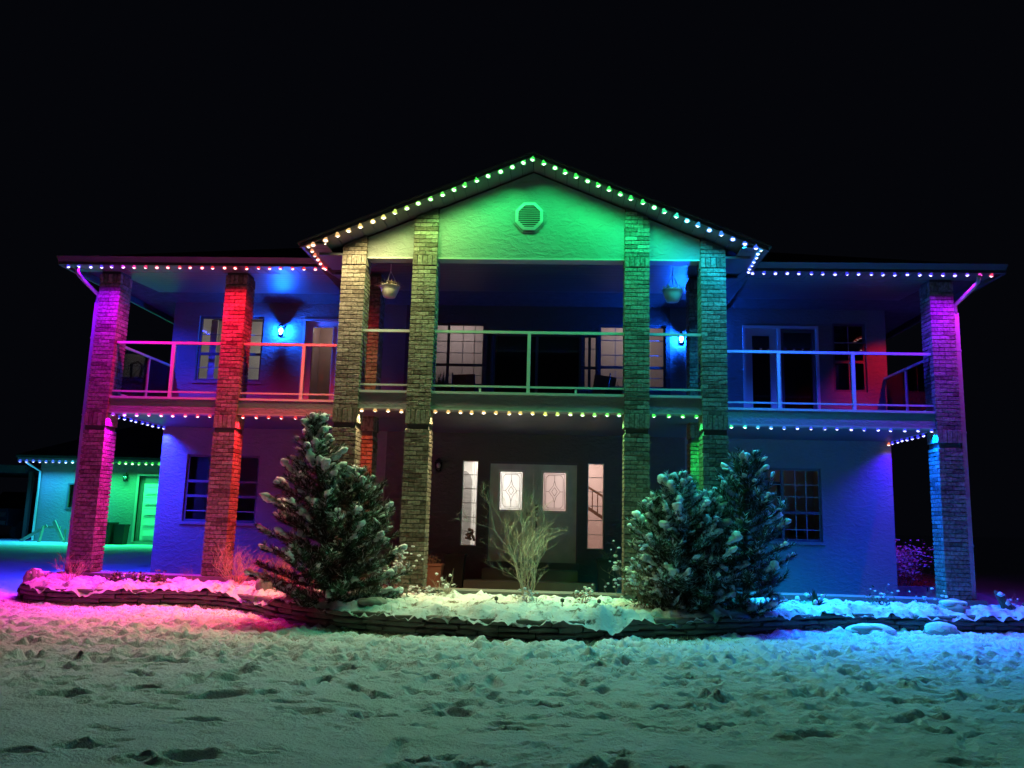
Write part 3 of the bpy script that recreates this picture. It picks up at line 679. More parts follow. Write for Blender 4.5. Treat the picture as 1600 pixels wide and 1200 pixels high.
# front double door
for s, (a, b, g0, g1, hx) in enumerate(((-.93, -.012, -.76, -.19, -.10), (.0, .92, .16, .74, .08))):
    o = leaf(a, b, .30, 2.35, g0, g1, 1.33, 2.23, 'door', glass='frost', label='left leaf of the front double door with leaded glass' if s == 0 else 'right leaf of the front double door with leaded glass and handle')
    y = dw+.055; lc = MB(); w, h = g1-g0, .90; cx_, cz_ = (g0+g1)/2, 1.78
    def came(pts):
        for p, q in zip(pts, pts[1:]): lc.bar((p[0], y, p[1]), (q[0], y, q[1]), .01, .009)
    i = .075
    came([(g0+i, 1.33+i), (g1-i, 1.33+i), (g1-i, 2.23-i), (g0+i, 2.23-i), (g0+i, 1.33+i)]); i = .105
    came([(g0+i, 1.33+i+.07), (g0+i, 2.23-i-.07)]); came([(g1-i, 1.33+i+.07), (g1-i, 2.23-i-.07)])
    for sx in (-1, 1):
        for sz in (-1, 1):
            ax, az = cx_+sx*(w/2-.105), cz_+sz*(h/2-.105)
            came([(ax, az-sz*.07), (ax-sx*.03, az-sz*.02), (ax-sx*.07, az)])
            came([(cx_, cz_+sz*.23), (cx_+sx*.03, cz_+sz*.12), (cx_+sx*.12, cz_)]); came([(cx_, cz_+sz*.09), (cx_+sx*.06, cz_)])
    came([(cx_, cz_+.23), (cx_, 2.23-.105)]); came([(cx_, cz_-.23), (cx_, 1.33+.105)]); came([(cx_-.12, cz_), (g0+.105, cz_)]); came([(cx_+.12, cz_), (g1-.105, cz_)])
    came([(g0+.145, 1.33+.105), (g1-.145, 1.33+.105)]); came([(g0+.145, 2.23-.105), (g1-.145, 2.23-.105)])
    lc.build('leaded_came', M['lead'], o)
    g = MB(); t = .05
    for q in ((g0, g1, 1.33, 1.33+t), (g0, g1, 2.23-t, 2.23), (g0, g0+t, 1.33+t+.001, 2.23-t-.001), (g1-t, g1, 1.33+t+.001, 2.23-t-.001)): g.box(q[0], q[1], y+.012, y+.016, q[2], q[3])
    g.build('glass_border', M['white'], o)
    if s:
        MB().box(hx-.03, hx+.03, dw+.02, dw+.048, 1.38, 1.50).build('keypad', M['black'], o)
        MB().tube([(hx, dw+.04, 1.31), (hx, dw-.02, 1.26), (hx, dw-.03, 1.15), (hx, dw+.0, 1.05), (hx, dw+.045, 1.02)], .012, 6).box(hx-.022, hx+.022, dw+.035, dw+.0485, 1.24, 1.34).build('handle', M['black'], o)
        MB().tube([(hx-.0, dw+.045, 1.95), (hx, dw+.02, 1.93), (hx+.015, dw+.015, 1.82)], .01, 6).build('door_knocker', M['chrome'], o)
    else:
        MB().box(-.135, -.04, dw+.02, dw+.048, 1.255, 1.33).build('lock_plate', M['black'], o)
MB().box(-.011, -.001, dw+.03, dw+.06, .30, 2.35).build('door_astragal', M['door'], H)
MB().box(-.96, -.932, dw+.01, dw+.1, .297, 2.40).box(.922, .95, dw+.01, dw+.1, .297, 2.40).box(-.9318, .9218, dw+.01, dw+.1, 2.352, 2.40).build('door_frame', M['wdark'], H)
# interiors -------------------------------------------------------------
def room(x0, x1, y1, z0, z1, m, name='room'):
    y0 = dw+.19
    MB().add([(x0, y0, z0), (x1, y0, z0), (x1, y1, z0), (x0, y1, z0), (x0, y0, z1), (x1, y0, z1), (x1, y1, z1), (x0, y1, z1)],
             [(0, 1, 2, 3), (7, 6, 5, 4), (3, 2, 6, 7), (0, 3, 7, 4), (1, 5, 6, 2)]).build(name, m, H)
def lamp(name, kind, loc, watts, col, size=.1, parent=None, spot=None, blend=.5, rot=None):
    l = bpy.data.lights.new(name, kind); l.energy = watts; l.color = col
    if kind == 'AREA': l.size = size
    else: l.shadow_soft_size = size
    if spot: l.spot_size = spot; l.spot_blend = blend
    o = bpy.data.objects.new(name, l); COL.objects.link(o)
    if parent is not None: o.parent = parent; o.location = Vector(loc)-ORG[parent.name]
    else: o.location = loc
    if rot: o.rotation_euler = rot
    return o
room(-2.3, .0, 7.0, .3, 3.0, M['interior'], 'foyer'); room(.01, 2.6, 6.2, .3, 3.0, M['pink'], 'foyer')
lamp('foyer_ceiling_light', 'AREA', (-1.1, 5.5, 2.95), 66, (1, .93, .86), .9, H); lamp('foyer_ceiling_light', 'AREA', (1.2, 5.2, 2.95), 40, (1, .86, .80), .7, H)
ar = MB().poly([(-1.85, .32), (-1.52, .32), (-1.52, 2.0), (-1.58, 2.2), (-1.68, 2.3), (-1.85, 2.32)], 6.2, 6.24).build('archway', M['arch'], H)
for k in range(6): MB().box(-1.48+.05*k, -1.46+.05*k, 5.6, 5.63, .32, 2.9).build('curtain_fold', M['curtain'], H)
st = MB().bar((.9, 5.4, 2.14), (2.0, 5.4, 1.48), .04, .05).bar((.9, 5.4, 1.68), (2.0, 5.4, .98), .06, .07)
for k in range(9): x = .95+.12*k; st.box(x-.012, x+.012, 5.39, 5.41, 1.70-(x-.9)*.62, 2.13-(x-.9)*.6)
st.build('banister', M['stair'], H)
pl = MB()
for k in range(22): a = random.uniform(0, 6.28); r = random.uniform(.03, .16); pl.blob((-1.36+r*math.cos(a)*.6, 4.35+r*math.sin(a)*.4, .68+random.uniform(0, .26)), (.035, .02, .03), seed=k)
pl.build('sidelight_plant', M['leaf'], H)
room(-8.0, -5.4, 5.8, 3.3, 5.9, M['interior']); lamp('bedroom_lamp', 'POINT', (-6.3, 5.0, 5.2), 11, (1, .90, .82), .15, H)
room(-5.3, -4.2, 5.6, 3.3, 5.9, M['pink']); lamp('hall_lamp', 'POINT', (-4.7, 5.0, 5.5), 5, (1, .85, .78), .1, H)
room(-2.9, -.985, 5.6, 3.3, 5.9, M['rose']); lamp('lounge_lamp', 'POINT', (-1.9, 4.75, 5.65), 18, (1, .88, .86), .2, H)
room(1.01, 3.0, 5.6, 3.3, 5.9, M['rose']); lamp('lounge_lamp', 'POINT', (2.0, 4.75, 5.65), 17, (1, .88, .86), .2, H)
room(-.97, 1.0, 5.4, 3.3, 5.9, M['dark']); room(4.2, 7.2, 5.8, 3.3, 5.9, M['dark'])
room(4.6, 6.4, 5.8, .0, 2.9, M['arch']); lamp('dining_lamp', 'POINT', (5.5, 5.2, 2.5), .9, (1, .78, .55), .1, H)
room(-7.9, -5.6, 5.8, .0, 2.9, M['arch'])
MB().box(-7.45, -7.30, dw+.3, dw+.34, 4.05, 5.5).build('curtain', M['curtain'], H)
fr = MB(); fr.tube([(-7.05, 4.6, 4.1), (-7.1, 4.6, 4.45), (-6.98, 4.62, 4.56), (-6.82, 4.62, 4.5), (-6.86, 4.6, 4.12), (-7.05, 4.6, 4.1)], .03, 6); fr.build('chair_back', M['arch'], H)
sh = MB().box(5.55, 5.8, 4.6, 4.8, 1.0, 1.12).box(5.0, 5.02, 4.9, 4.95, .9, 2.2).box(5.36, 5.44, 4.95, 5.0, .9, 2.15).box(4.95, 5.44, 4.95, 5.0, 2.08, 2.15)
sh.build('dining_shelf', M['black'], H)

# ------------------------------------------------------------------ light strings
def ramp(stops, t):
    for (a, ca), (b, cb) in zip(stops, stops[1:]):
        if t <= b: k = 0 if b == a else max(0, min(1, (t-a)/(b-a))); return tuple(ca[i]*(1-k)+cb[i]*k for i in range(3))
    return stops[-1][1]
bulb_mb = MB(); bulb_mb.lathe((0, 0, 0), [(.018, .035), (.022, .02), (.024, .006)], 8, 1); bulb_mb.blob((0, 0, -.012), (.025, .025, .025), 0, amp=0, sub=1)
for k in range(10):
    a0, a1 = 2*PI*k/10, 2*PI*(k+1)/10
    bulb_mb.add([(.026*math.cos(a0), .026*math.sin(a0), .008), (.026*math.cos(a1), .026*math.sin(a1), .008), (.041*math.cos(a1), .041*math.sin(a1), -.022), (.041*math.cos(a0), .041*math.sin(a0), -.022)], [(0, 1, 2, 3)], 1)  # glowing skirt added to stand in for the coloured halo around the bulb
BULB = bulb_mb.mesh('bulb', [M['bulb'], M['halo']], True)
RED, MAG, VIO, BLU, AZU, CYA, TEA, GRN, YGR, WRM, ORG_ = (1, .01, .03), (1, .0, .55), (.42, .0, 1), (.02, .03, 1), (.02, .22, 1), (.03, .62, .9), (.02, .85, .55), (.02, .9, .22), (.35, .9, .25), (1, .80, .42), (1, .12, .03)
def string(label, pts, n, stops, watts, spot=2.2, blend=.9, key=0, tilt=(0, 0), gap=(), size=1.0, lights=True, cable=True):
    """pts: 3d polyline ; n bulbs evenly along ; stops keyed on world coordinate `key`"""
    pts = [Vector(p) for p in pts]; base = pts[0]
    t = thing('light_string', label, 'light string', base, 'coloured light strings along the eaves and beams')
    if cable: MB().tube([p+Vector((0, 0, .036)) for p in pts], .007, 4).build('cable', M['socket'], t)
    seg = [(pts[i+1]-pts[i]).length for i in range(len(pts)-1)]; tot = sum(seg)
    for k in range(n):
        s = tot*k/(n-1); i = 0
        while i < len(seg)-1 and s > seg[i]: s -= seg[i]; i += 1
        p = pts[i].lerp(pts[i+1], min(1, s/seg[i])); p = p+Vector((random.uniform(-.012, .012), 0, random.uniform(-.006, .006)))
        c = ramp(stops, p[key]); o = link('bulb', BULB, t); o.location = p-base; o.rotation_euler = (random.uniform(-.3, .3), random.uniform(-.3, .3), 0); o.scale = (size,)*3
        mx = max(c); w = tuple(.72+.28*x/mx for x in c); o.color = (*w, 1)
        if lights:
            if isinstance(tilt[0], tuple):
                if k % 2: watts_k = watts*1.45
                else: watts_k = watts*1.5; g_ = sum(c)/3; wq = 1 if p.x < .8 else .25; c = (c[0]*(1-.22*wq)+(g_*.25+.05)*wq, c[1]*(1-.26*wq)+(g_*.2+.04)*wq, c[2]*(1-.2*wq)+(g_*.3+.10)*wq)
            else: watts_k = watts
            lamp('bulb_light', 'SPOT', p+Vector((0, 0, -.055)), watts_k*random.uniform(.85, 1.15), c, .02, t, spot, blend, (*(tilt[k % 2] if isinstance(tilt[0], tuple) else tilt), 0))
string('pink to red light string along the upper left eave', [(-8.8, .83, ZE-.02), (-3.84, .83, ZE-.02)], 24,
       [(-8.8, (.12, 0, 1)), (-8.2, (.26, 0, 1)), (-7.9, (.5, 0, .8)), (-7.3, (1, 0, .4)), (-6.4, (1, .005, .12)), (-5.5, RED), (-3.8, RED)], P_WING, 2.1, 1, tilt=(.2, 0))
string('red to white light string on the left return under the gable eave', [(-3.86, .72, ZE-.03), (-3.80, -.42, ZE-.01)], 6, [(-.42, (1, .75, .45)), (.3, (1, .3, .15)), (.72, RED)], 40, 1.9, 1, key=1)
string('warm white light string climbing the left gable rake', [(-3.70, -.475, 5.70), (-.16, -.475, 7.19)], 19, [(-3.7, (1, .74, .48)), (-2.6, (1, .92, .40)), (-1.7, (.42, 1, .24)), (-.8, (.08, 1, .22)), (-.2, (.02, 1, .22))], P_GABLE, 2.1, 1, tilt=((-.44, 0), (.42, 0)), size=1.25)
string('green to cyan light string running down the right gable rake', [(.0, -.475, 7.25), (3.72, -.475, 5.70)], 21, [(0, GRN), (1.2, (.01, 1, .24)), (2.0, (.01, .95, .42)), (2.8, (.005, .6, .85)), (3.7, (.005, .35, 1))], P_GABLE, 2.1, 1, tilt=((-.44, 0), (.42, 0)), size=1.25)
string('pale cyan light string on the right return under the gable eave', [(3.80, -.42, ZE-.01), (3.86, .72, ZE-.03)], 7, [(-.42, CYA), (.72, (.02, .25, 1))], 40, 1.9, 1, key=1)
string('blue to violet light string along the upper right eave', [(3.95, .83, ZE-.02), (8.14, .83, ZE-.02)], 21, [(3.9, (.02, .2, 1)), (4.6, (.01, .1, 1)), (5.4, BLU), (6.6, (.03, .01, 1)), (7.2, (.2, 0, 1)), (7.7, (.32, 0, 1)), (8.1, (1, .05, .4))], P_WING, 2.1, 1, tilt=(.2, 0))
string('blue light string along the upper left side eave', [(-8.4, 1.78, ZE-.01), (-8.4, 2.3, ZE-.01)], 4, [(0, BLU), (5, BLU)], 190, 1.9, .9, key=1, tilt=(.5, 0))
string('red light string along the upper right side eave', [(7.66, 1.78, ZE-.01), (7.66, 2.35, ZE-.01)], 4, [(0, RED), (5, RED)], 75, .95, .7, key=1, tilt=(.85, .18))
string('magenta light string under the balcony between the two leftmost columns', [(-7.95, d1+.10, ZB-.03), (-6.05, d1+.10, ZB-.03)], 9, [(-8, (.75, 0, 1)), (-7, (1, .0, .6)), (-6, (1, .0, .2))], P_LOW*1.6, 2.15, .9, tilt=(-.22, 0))
string('red light string under the balcony left of the tall snowy pine', [(-5.42, d1+.10, ZB-.03), (-3.42, d1+.10, ZB-.03)], 9, [(-6, RED), (-3, RED)], P_LOW*1.6, 2.15, .9, tilt=(-.22, 0))
string('short warm light string between the paired columns left of the front door', [(-2.84, .10, ZB-.03), (-2.16, .10, ZB-.03)], 4, [(-3, WRM), (0, WRM)], P_LOWC, 1.85, .9)
string('long warm white light string under the balcony above the front door', [(-1.57, .10, ZB-.03), (1.53, .10, ZB-.03)], 16, [(-1.6, WRM), (.0, (1, .9, .42)), (.8, (.75, 1, .4)), (1.6, (.25, 1, .30))], P_LOWC, 1.85, .9)
string('short green light string between the paired columns right of the front door', [(2.12, .10, ZB-.03), (2.82, .10, ZB-.03)], 4, [(2, (.1, 1, .25)), (3, GRN)], P_LOWC, 1.85, .9)
string('three red bulbs on the short return behind the third column from the left', [(-3.12, .52, ZB-.03), (-3.12, .98, ZB-.03)], 3, [(-4, ORG_), (0, ORG_)], 28, 2.2, .8)
string('three green bulbs on the short return behind the column beside the slender pine', [(3.14, .52, ZB-.03), (3.14, .98, ZB-.03)], 3, [(0, (.02, 1, .1)), (5, (.02, 1, .1))], P_LOW, 2.2, .8)
string('teal to cyan light string under the right hand balcony', [(3.42, d1+.10, ZB-.03), (7.20, d1+.10, ZB-.03)], 17, [(3.3, (.0, .7, .3)), (4.2, (.0, .45, .6)), (5.0, (.0, .2, .85)), (5.8, (.0, .085, 1)), (6.8, (.0, .07, 1)), (7.3, (.0, .16, 1))], P_LOW*2.7, 2.3, .9, tilt=(-.12, 0))
string('blue light string on the left side beam running back to the wall', [(-8.13, 1.95, ZB-.02), (-8.13, 3.85, ZB-.02)], 9, [(0, BLU), (5, BLU)], P_SIDE, 2.3, .9, key=1)
string('violet blue light string on the right side beam running back to the wall', [(7.42, 2.0, ZB-.02), (7.42, 3.75, ZB-.02)], 8, [(0, (.005, .12, 1)), (2.6, (.0, .04, 1)), (3.8, (.05, .0, 1))], P_SIDE*.45, 2.3, .9, key=1)
string('single orange end bulb at the right wall corner with a violet neighbour', [(7.40, 3.88, ZB-.04), (7.40, 3.88, ZB+.2)], 2, [(0, (1, .45, .2)), (9, (1, .45, .2))], .8, 2.4, .9, key=2)

# ------------------------------------------------------------------ wall lanterns
def lantern(label, x, z, lit, y=dw, col=(0, .15, 1), watts=6):
    t = thing('wall_lantern', label, 'wall lantern', (x, y, z), 'carriage lanterns on the walls')
    MB().box(x-.05, x+.05, y-.02, y-.002, z-.12, z+.12).tube([(x, y-.02, z+.05), (x, y-.08, z+.17), (x, y-.14, z+.14)], .01, 6).build('bracket', M['black'], t)
    yc = y-.14; MB().lathe((x, yc, z), [(.02, .15), (.035, .13), (.095, .085), (.09, .08)], 8).build('cap', M['black'], t)
    f = MB().lathe((x, yc, z), [(.02, -.155), (.06, -.125), (.062, -.115)], 8)
    for k in range(6): a = k*PI/3; f.bar((x+.085*math.cos(a), yc+.085*math.sin(a), z+.082), (x+.058*math.cos(a), yc+.058*math.sin(a), z-.118), .008, .008)
    f.build('cage', M['black'], t)
    MB().lathe((x, yc, z), [(.052, -.112), (.078, .078)], 12).build('glass_shade', M['glass'], t, True)
    b = MB().blob((x, yc, z-.0), (.042, .042, .055), amp=0, sub=2)
    if lit:
        b.build('bulb', M['lantern'], t, True)
    else: b.build('bulb', M['white'], t, True)
lantern('black wall lantern glowing blue beside the upper left balcony door', -5.67, 5.17, True, watts=70)
lantern('black wall lantern with pale blue glow, seen between the right paired columns upstairs', 3.12, 5.12, True, watts=30)
lantern('unlit black wall lantern left of the front door', -2.03, 2.27, False)

# ------------------------------------------------------------------ planters, baskets, chairs
def planter(label, x, y, z, w, h, plant=None, m='blackpot', taper=.8, name='planter', group=None):
    t = thing(name, label, 'planter', (x, y, z), group)
    s = 2**.5/2
    MB().lathe((x, y, z), [(w*s*taper, 0), (w*s*.97, h*.93), (w*s*1.03, h*.93), (w*s*1.03, h), (w*s*.92, h), (w*s*.9, h*.9)], 4, sq=True).build('pot', M[m], t)
    pm = MB()
    if plant == 'spiky':
        for k in range(90):
            a = random.uniform(0, 6.28); el = random.uniform(.5, 1.5); L = random.uniform(.2, .42); p = Vector((x, y, z+h))+Vector((random.uniform(-.1, .1), random.uniform(-.1, .1), 0))
            d = Vector((math.cos(a)*math.cos(el), math.sin(a)*math.cos(el), math.sin(el))); q = p+d*L; n = d.cross(Vector((0, 0, 1))).normalized()*.012; pm.add([p-n, p+n, q], [(0, 1, 2)])
        pm.build('plant', M['needle'], t)
    elif plant == 'twigs':
        for k in range(16):
            p = Vector((x+random.uniform(-.1, .1), y+random.uniform(-.08, .08), z+h*.9)); pm.tube([p, p+Vector((random.uniform(-.05, .05), random.uniform(-.05, .05), .1)), p+Vector((random.uniform(-.14, .14), random.uniform(-.1, .1), random.uniform(.15, .25)))], .004, 3)
        pm.build('plant', M['browntwig'], t)
    return t
planter('tall square black planter left of the front door steps', -1.50, 3.0, -.2, .42, .66, None, group='black planters by the front door')
planter('tall square black planter right of the front door steps', 1.52, 3.0, -.2, .42, .66, 'twigs', group='black planters by the front door')
planter('tapered terracotta coloured planter with dry stems beside the left door column', -1.80, 2.2, -.2, .34, .5, 'twigs', 'redpot', .75)
planter('black balcony planter holding a dark spiky evergreen, left end of the centre balcony', -1.95, 3.2, ZS, .5, .58, 'spiky', group='black planters on the centre balcony')
planter('black balcony planter with short dry tips, right end of the centre balcony', 1.72, 3.2, ZS, .5, .58, 'twigs', group='black planters on the centre balcony')
def basket(label, x, y, z, ztop, seed):
    random.seed(seed)
    t = thing('hanging_basket', label, 'hanging basket', (x, y, z), 'hanging baskets under the gable')
    MB().lathe((x, y, z), [(.07, -.2), (.105, -.19), (.155, -.08), (.175, .0), (.185, 0), (.185, .02), (.16, .02), (.15, -.02)], 20).build('pot', M['basket'], t, True)
    w = MB(); hook = (x, y, ztop-.14)
    for k in range(3): a = 2*PI*k/3+.4; w.tube([(x+.17*math.cos(a), y+.17*math.sin(a), z), hook], .006, 4)
    w.tube([hook, (x, y, ztop)], .006, 4); w.build('hanger', M['white'], t)
    p = MB()
    for k in range(150):
        a = random.uniform(0, 6.28); el = random.uniform(-.2, 1.4); L = random.uniform(.06, .2); b = Vector((x+.13*math.cos(a)*random.random()**.5, y+.13*math.sin(a), z)); b.x = x+.14*math.cos(a)
        d = Vector((math.cos(a)*math.cos(el), math.sin(a)*math.cos(el), math.sin(el))); mid = b+d*L*.6; q = mid+Vector((d.x, d.y, -.4))*L*.4; n = d.cross(Vector((0, 0, 1))).normalized()*.006; p.add([b-n, b+n, mid+n*.8, mid-n*.8, q], [(0, 1, 2, 3), (3, 2, 4)])
    p.build('dried_plant', M['straw'], t)
basket('cream hanging basket of dried straw coloured plants left of the gable opening', -2.58, .6, 5.26, 5.7, 3)
basket('cream hanging basket of dried plants in green shade right of the gable opening', 2.50, .6, 5.24, 5.7, 4)
random.seed(11)
def chair(label, x, y, z, rot):
    t = thing('patio_chair', label, 'chair', (x, y, z), 'patio chairs on the balcony')
    def R(px, py, pz): c, s = math.cos(rot), math.sin(rot); return (x+c*px-s*py, y+s*px+c*py, z+pz)
    for sx in (-.24, .24):
        MB().tube([R(sx, -.24, 0), R(sx, -.24, .6), R(sx, .05, .64), R(sx, .2, .6)], .016, 6).build('arm', M['black'], t, True)
        MB().tube([R(sx, .22, 0), R(sx, .2, .42), R(sx, .28, .95)], .016, 6).build('leg', M['black'], t, True)
    MB().bar(R(0, -.24, .42), R(0, .22, .40), .48, .03).build('seat', M['redpot'], t); MB().bar(R(0, .21, .45), R(0, .285, .93), .46, .025).build('backrest', M['redpot'], t)
chair('dark patio chair beside the evergreen planter on the centre balcony', -1.45, 3.3, ZS, .3); chair('dark patio chair beside the right planter on the centre balcony', 1.22, 3.35, ZS, -1.2)

# ------------------------------------------------------------------ pines
def rotm(d):
    d = d.normalized(); return d.to_track_quat('X', 'Z').to_matrix()
def pine(name, label, base, stems, snowp, seed, cat='pine tree', frost=.16):
    random.seed(seed); base = Vector(base)
    t = thing(name, label, cat, base)
    limbs = MB(); nv = []; nf = []; snow = MB()
    def tuft(p, d, n=34, L=.09):
        d = d.normalized()
        for _ in range(n):
            b = p-d*random.uniform(-.01, .11); r = Vector((random.gauss(0, 1), random.gauss(0, 1), random.gauss(0, 1))); r = (r-d*r.dot(d)).normalized()
            fr = random.random() < frost
            q = b+(d*random.uniform(.35, .9)+r*random.uniform(.35, .9)).normalized()*L*random.uniform(.7, 1.2); w = d.cross(r).normalized()*.0045
            if fr and r.z > -.2: snow.add([b-w*1.7, b+w*1.7, q], [(0, 1, 2)])
            else: k = len(nv); nv.extend([b-w, b+w, q]); nf.append((k, k+1, k+2))
    for (dx, dy, tx, ty, h, R, nb, prof) in stems:
        b0 = base+Vector((dx, dy, 0)); top = base+Vector((tx, ty, h))
        pts = [b0.lerp(top, k/6)+Vector((random.uniform(-.03, .03), random.uniform(-.03, .03), 0))*(k % 6 > 0) for k in range(7)]
        MB().tube(pts, [.06-.0085*k for k in range(7)], 7).build('trunk', M['bark'], t, True)
        def axis(f): f *= 6; i = min(5, int(f)); return pts[i].lerp(pts[i+1], f-i)
        tuft(top, Vector((0, 0, 1)), 50, .11)
        snow.blob(top+Vector((.0, 0, .05)), (.075, .06, .05), seed=seed+99, amp=.25)
        for i in range(nb):
            f = .02+.96*((i+random.random())/nb)**1.15; p0 = axis(f) if f > .1 else axis(.03); az = i*2.39996+random.uniform(-.4, .4)
            L = R*np.interp(f, [0, .1, .25, .45, .7, .88, 1], prof)*random.uniform(.72, 1.15)
            el = .05+.55*f+random.uniform(-.14, .2); d = Vector((math.cos(az)*math.cos(el), math.sin(az)*math.cos(el), math.sin(el)))
            bp = [p0]; nseg = 5
            for k in range(nseg):
                dd = d+Vector((random.uniform(-.13, .13), random.uniform(-.13, .13), .10*k-.12)); bp.append(bp[-1]+dd.normalized()*L/nseg)
            limbs.tube(bp, [.018, .014, .011, .008, .006, .004], 4)
            m = max(4, int(L/.06))
            for k in range(m):
                g = .22+.78*(k+random.random())/m; ii = min(nseg-1, int(g*nseg)); p = bp[ii].lerp(bp[ii+1], g*nseg-ii); ax = (bp[ii+1]-bp[ii]).normalized()
                sd = (ax*.8+Vector((random.gauss(0, .55), random.gauss(0, .55), random.uniform(-.05, .6)))).normalized(); sl = random.uniform(.07, .17)*(1.1-.3*g)
                q = p+sd*sl; limbs.tube([p, q], [.005, .003], 3, cap=False); tuft(q, sd)
                if random.random() < .5: tuft(p.lerp(q, .45), sd, 16)
                if g > .55 and random.random() < snowp*.55*g*(.25+1.0*f): snow.blob(q-sd*.035+Vector((0, 0, .03)), (random.uniform(.03, .075), random.uniform(.018, .038), random.uniform(.012, .028)), seed=random.randrange(9999), amp=.3, rot=rotm(Vector((sd.x, sd.y, sd.z*.5))))
            tuft(bp[-1], d+Vector((0, 0, .35)), 40, .1)
            if random.random() < snowp*1.0*(.3+.95*f):
                dd = (bp[-1]-bp[-2]).normalized(); s = random.uniform(.45, 1.15)
                for w in range(3): snow.blob(bp[-1]-dd*(.07*w-.02)+Vector((0, 0, .04-.005*w)), (.075*s, (.062-.01*w)*s, (.05-.008*w)*s), seed=random.randrange(9999), amp=.32, rot=rotm(Vector((dd.x, dd.y, dd.z*.6))))
    limbs.build('limb', M['bark'], t)
    nb_ = MB(); nb_.v = [tuple(v) for v in nv]; nb_.f = nf; nb_.m = [0]*len(nf); nb_.build('needles', M['needle'], t, kind='stuff')
    snow.build('snow_cap', M['snow'], t, True, kind='stuff')
PROF = [.95, 1.08, 1.0, .78, .42, .2, .07]
pine('pine_tree', 'tall snow laden pine left of the front door, in front of the paired columns', (-2.75, -1.45, -.18),
     [(-.05, 0, -.42, -.05, 2.76, 1.05, 135, PROF), (.1, .05, .20, .1, 1.95, .9, 90, [.7, .85, .95, .9, .65, .38, .12])], .55, 21)
pine('pine_tree', 'broad snowy pine right of the front door, its left side whitest', (2.55, -.85, -.18),
     [(0, 0, -.25, -.05, 2.02, .85, 95, [.8, 1, 1.05, .95, .6, .35, .1]), (-.1, 0, -.55, 0, 1.65, .75, 70, [.8, 1, 1, .9, .6, .35, .1]), (.1, .1, .3, .1, 1.75, .75, 70, [.8, 1, 1, .9, .6, .35, .1])], .6, 22, frost=.32)
pine('pine_tree', 'slender dark pine with a pointed top in front of the lower right window', (3.36, -.72, -.18),
     [(0, 0, .06, -.1, 2.36, .78, 125, [.5, .8, 1, .95, .6, .42, .2])], .34, 23, frost=.16)

# ------------------------------------------------------------------ shrubs and small plants
def shrub(name, label, base, h, spread, n, seed, m='twig', th=.012, depth=3, snow=0, leafm=None, leaves=0, cat='shrub', up=.5, group=None):
    random.seed(seed); base = Vector(base); t = thing(name, label, cat, base, group); tw = MB(); sn = MB(); lf = MB()
    def grow(p, d, L, r, lv):
        pts = [p]; k = 4
        for i in range(k):
            w_ = .17 if lv == depth-1 and depth > 3 else .26; d = (d+Vector((random.gauss(0, w_), random.gauss(0, w_), random.gauss(.04, .16)))).normalized(); pts.append(pts[-1]+d*L/k)
        tw.tube(pts, [r*(1-.16*i) for i in range(k+1)], 4 if r > .006 else 3, cap=False)
        if lv == 0:
            if random.random() < snow: q_ = random.uniform(.010, .024); sn.blob(pts[-1]+Vector((0, 0, .005)), (q_*1.3, q_, q_*.8), seed=random.randrange(999), amp=.3, sub=1)
            return
        for i in range(1, k+1):
            for _ in range(2 if i > 1 else 1):
                if random.random() < (.85 if depth > 3 else .72):
                    a = random.uniform(0, 6.28); s = Vector((math.cos(a), math.sin(a), random.uniform(.1, .9))); grow(pts[i], (d*.8+s*.62).normalized(), L*random.uniform(.28, .5), r*.55, lv-1)
    for i in range(n):
        a = random.uniform(0, 6.28); e = random.random()**.6*spread; d = Vector((math.cos(a)*e, math.sin(a)*e, up+.5)).normalized()
        grow(base+Vector((math.cos(a)*.06, math.sin(a)*.06, 0)), d, h*random.uniform(.6, 1.0), th*random.uniform(.7, 1), depth-1)
    tw.build('stems', M[m], t)
    if leaves:
        for _ in range(leaves):
            p = base+Vector((random.gauss(0, h*.35), random.gauss(0, h*.3), abs(random.gauss(.1, h*.28)))); u = Vector((random.gauss(0, 1), random.gauss(0, 1), random.gauss(0, .6))).normalized()*random.uniform(.02, .045); w = u.cross(Vector((random.gauss(0, 1), random.gauss(0, 1), 1))).normalized()*.016
            lf.add([p-u, p+w, p+u, p-w], [(0, 1, 2, 3)])
        lf.build('dead_leaves', M[leafm or 'leaf'], t, kind='stuff')
    if snow and sn.v: sn.build('snow_cap', M['snow'], t, True, kind='stuff')
shrub('bare_shrub', 'bare pale twiggy shrub in the bed before the front door', (.1, -.75, -.12), 1.35, .16, 13, 37, 'twig', .0085, 4, cat='bare shrub')
shrub('snowy_shrub', 'small snow tipped shrub at the foot of the tall left pine', (-1.98, -1.1, -.14), .7, .5, 12, 32, 'browntwig', .008, 3, .5, leaves=120, leafm='needle')
shrub('snowy_shrub', 'low snow dusted bush at the left foot of the broad right pine', (1.85, -1.15, -.14), .75, .9, 18, 33, 'browntwig', .008, 3, .45, leaves=150, leafm='needle')
shrub('dry_shrub', 'brown dry bush beside the second column from the left', (-5.05, .75, -.12), .62, .8, 34, 34, 'straw', .006, 3, 0, cat='dry shrub')
shrub('dry_shrub', 'reddish round dry bush behind the pale boulder', (-4.2, .5, -.12), .5, .9, 34, 35, 'straw', .006, 3, 0, leaves=150, cat='dry shrub')
shrub('dry_shrub', 'dry stalks at the foot of the leftmost column', (-7.95, .65, -.12), .45, .8, 26, 36, 'straw', .005, 2, 0, cat='dry shrub')
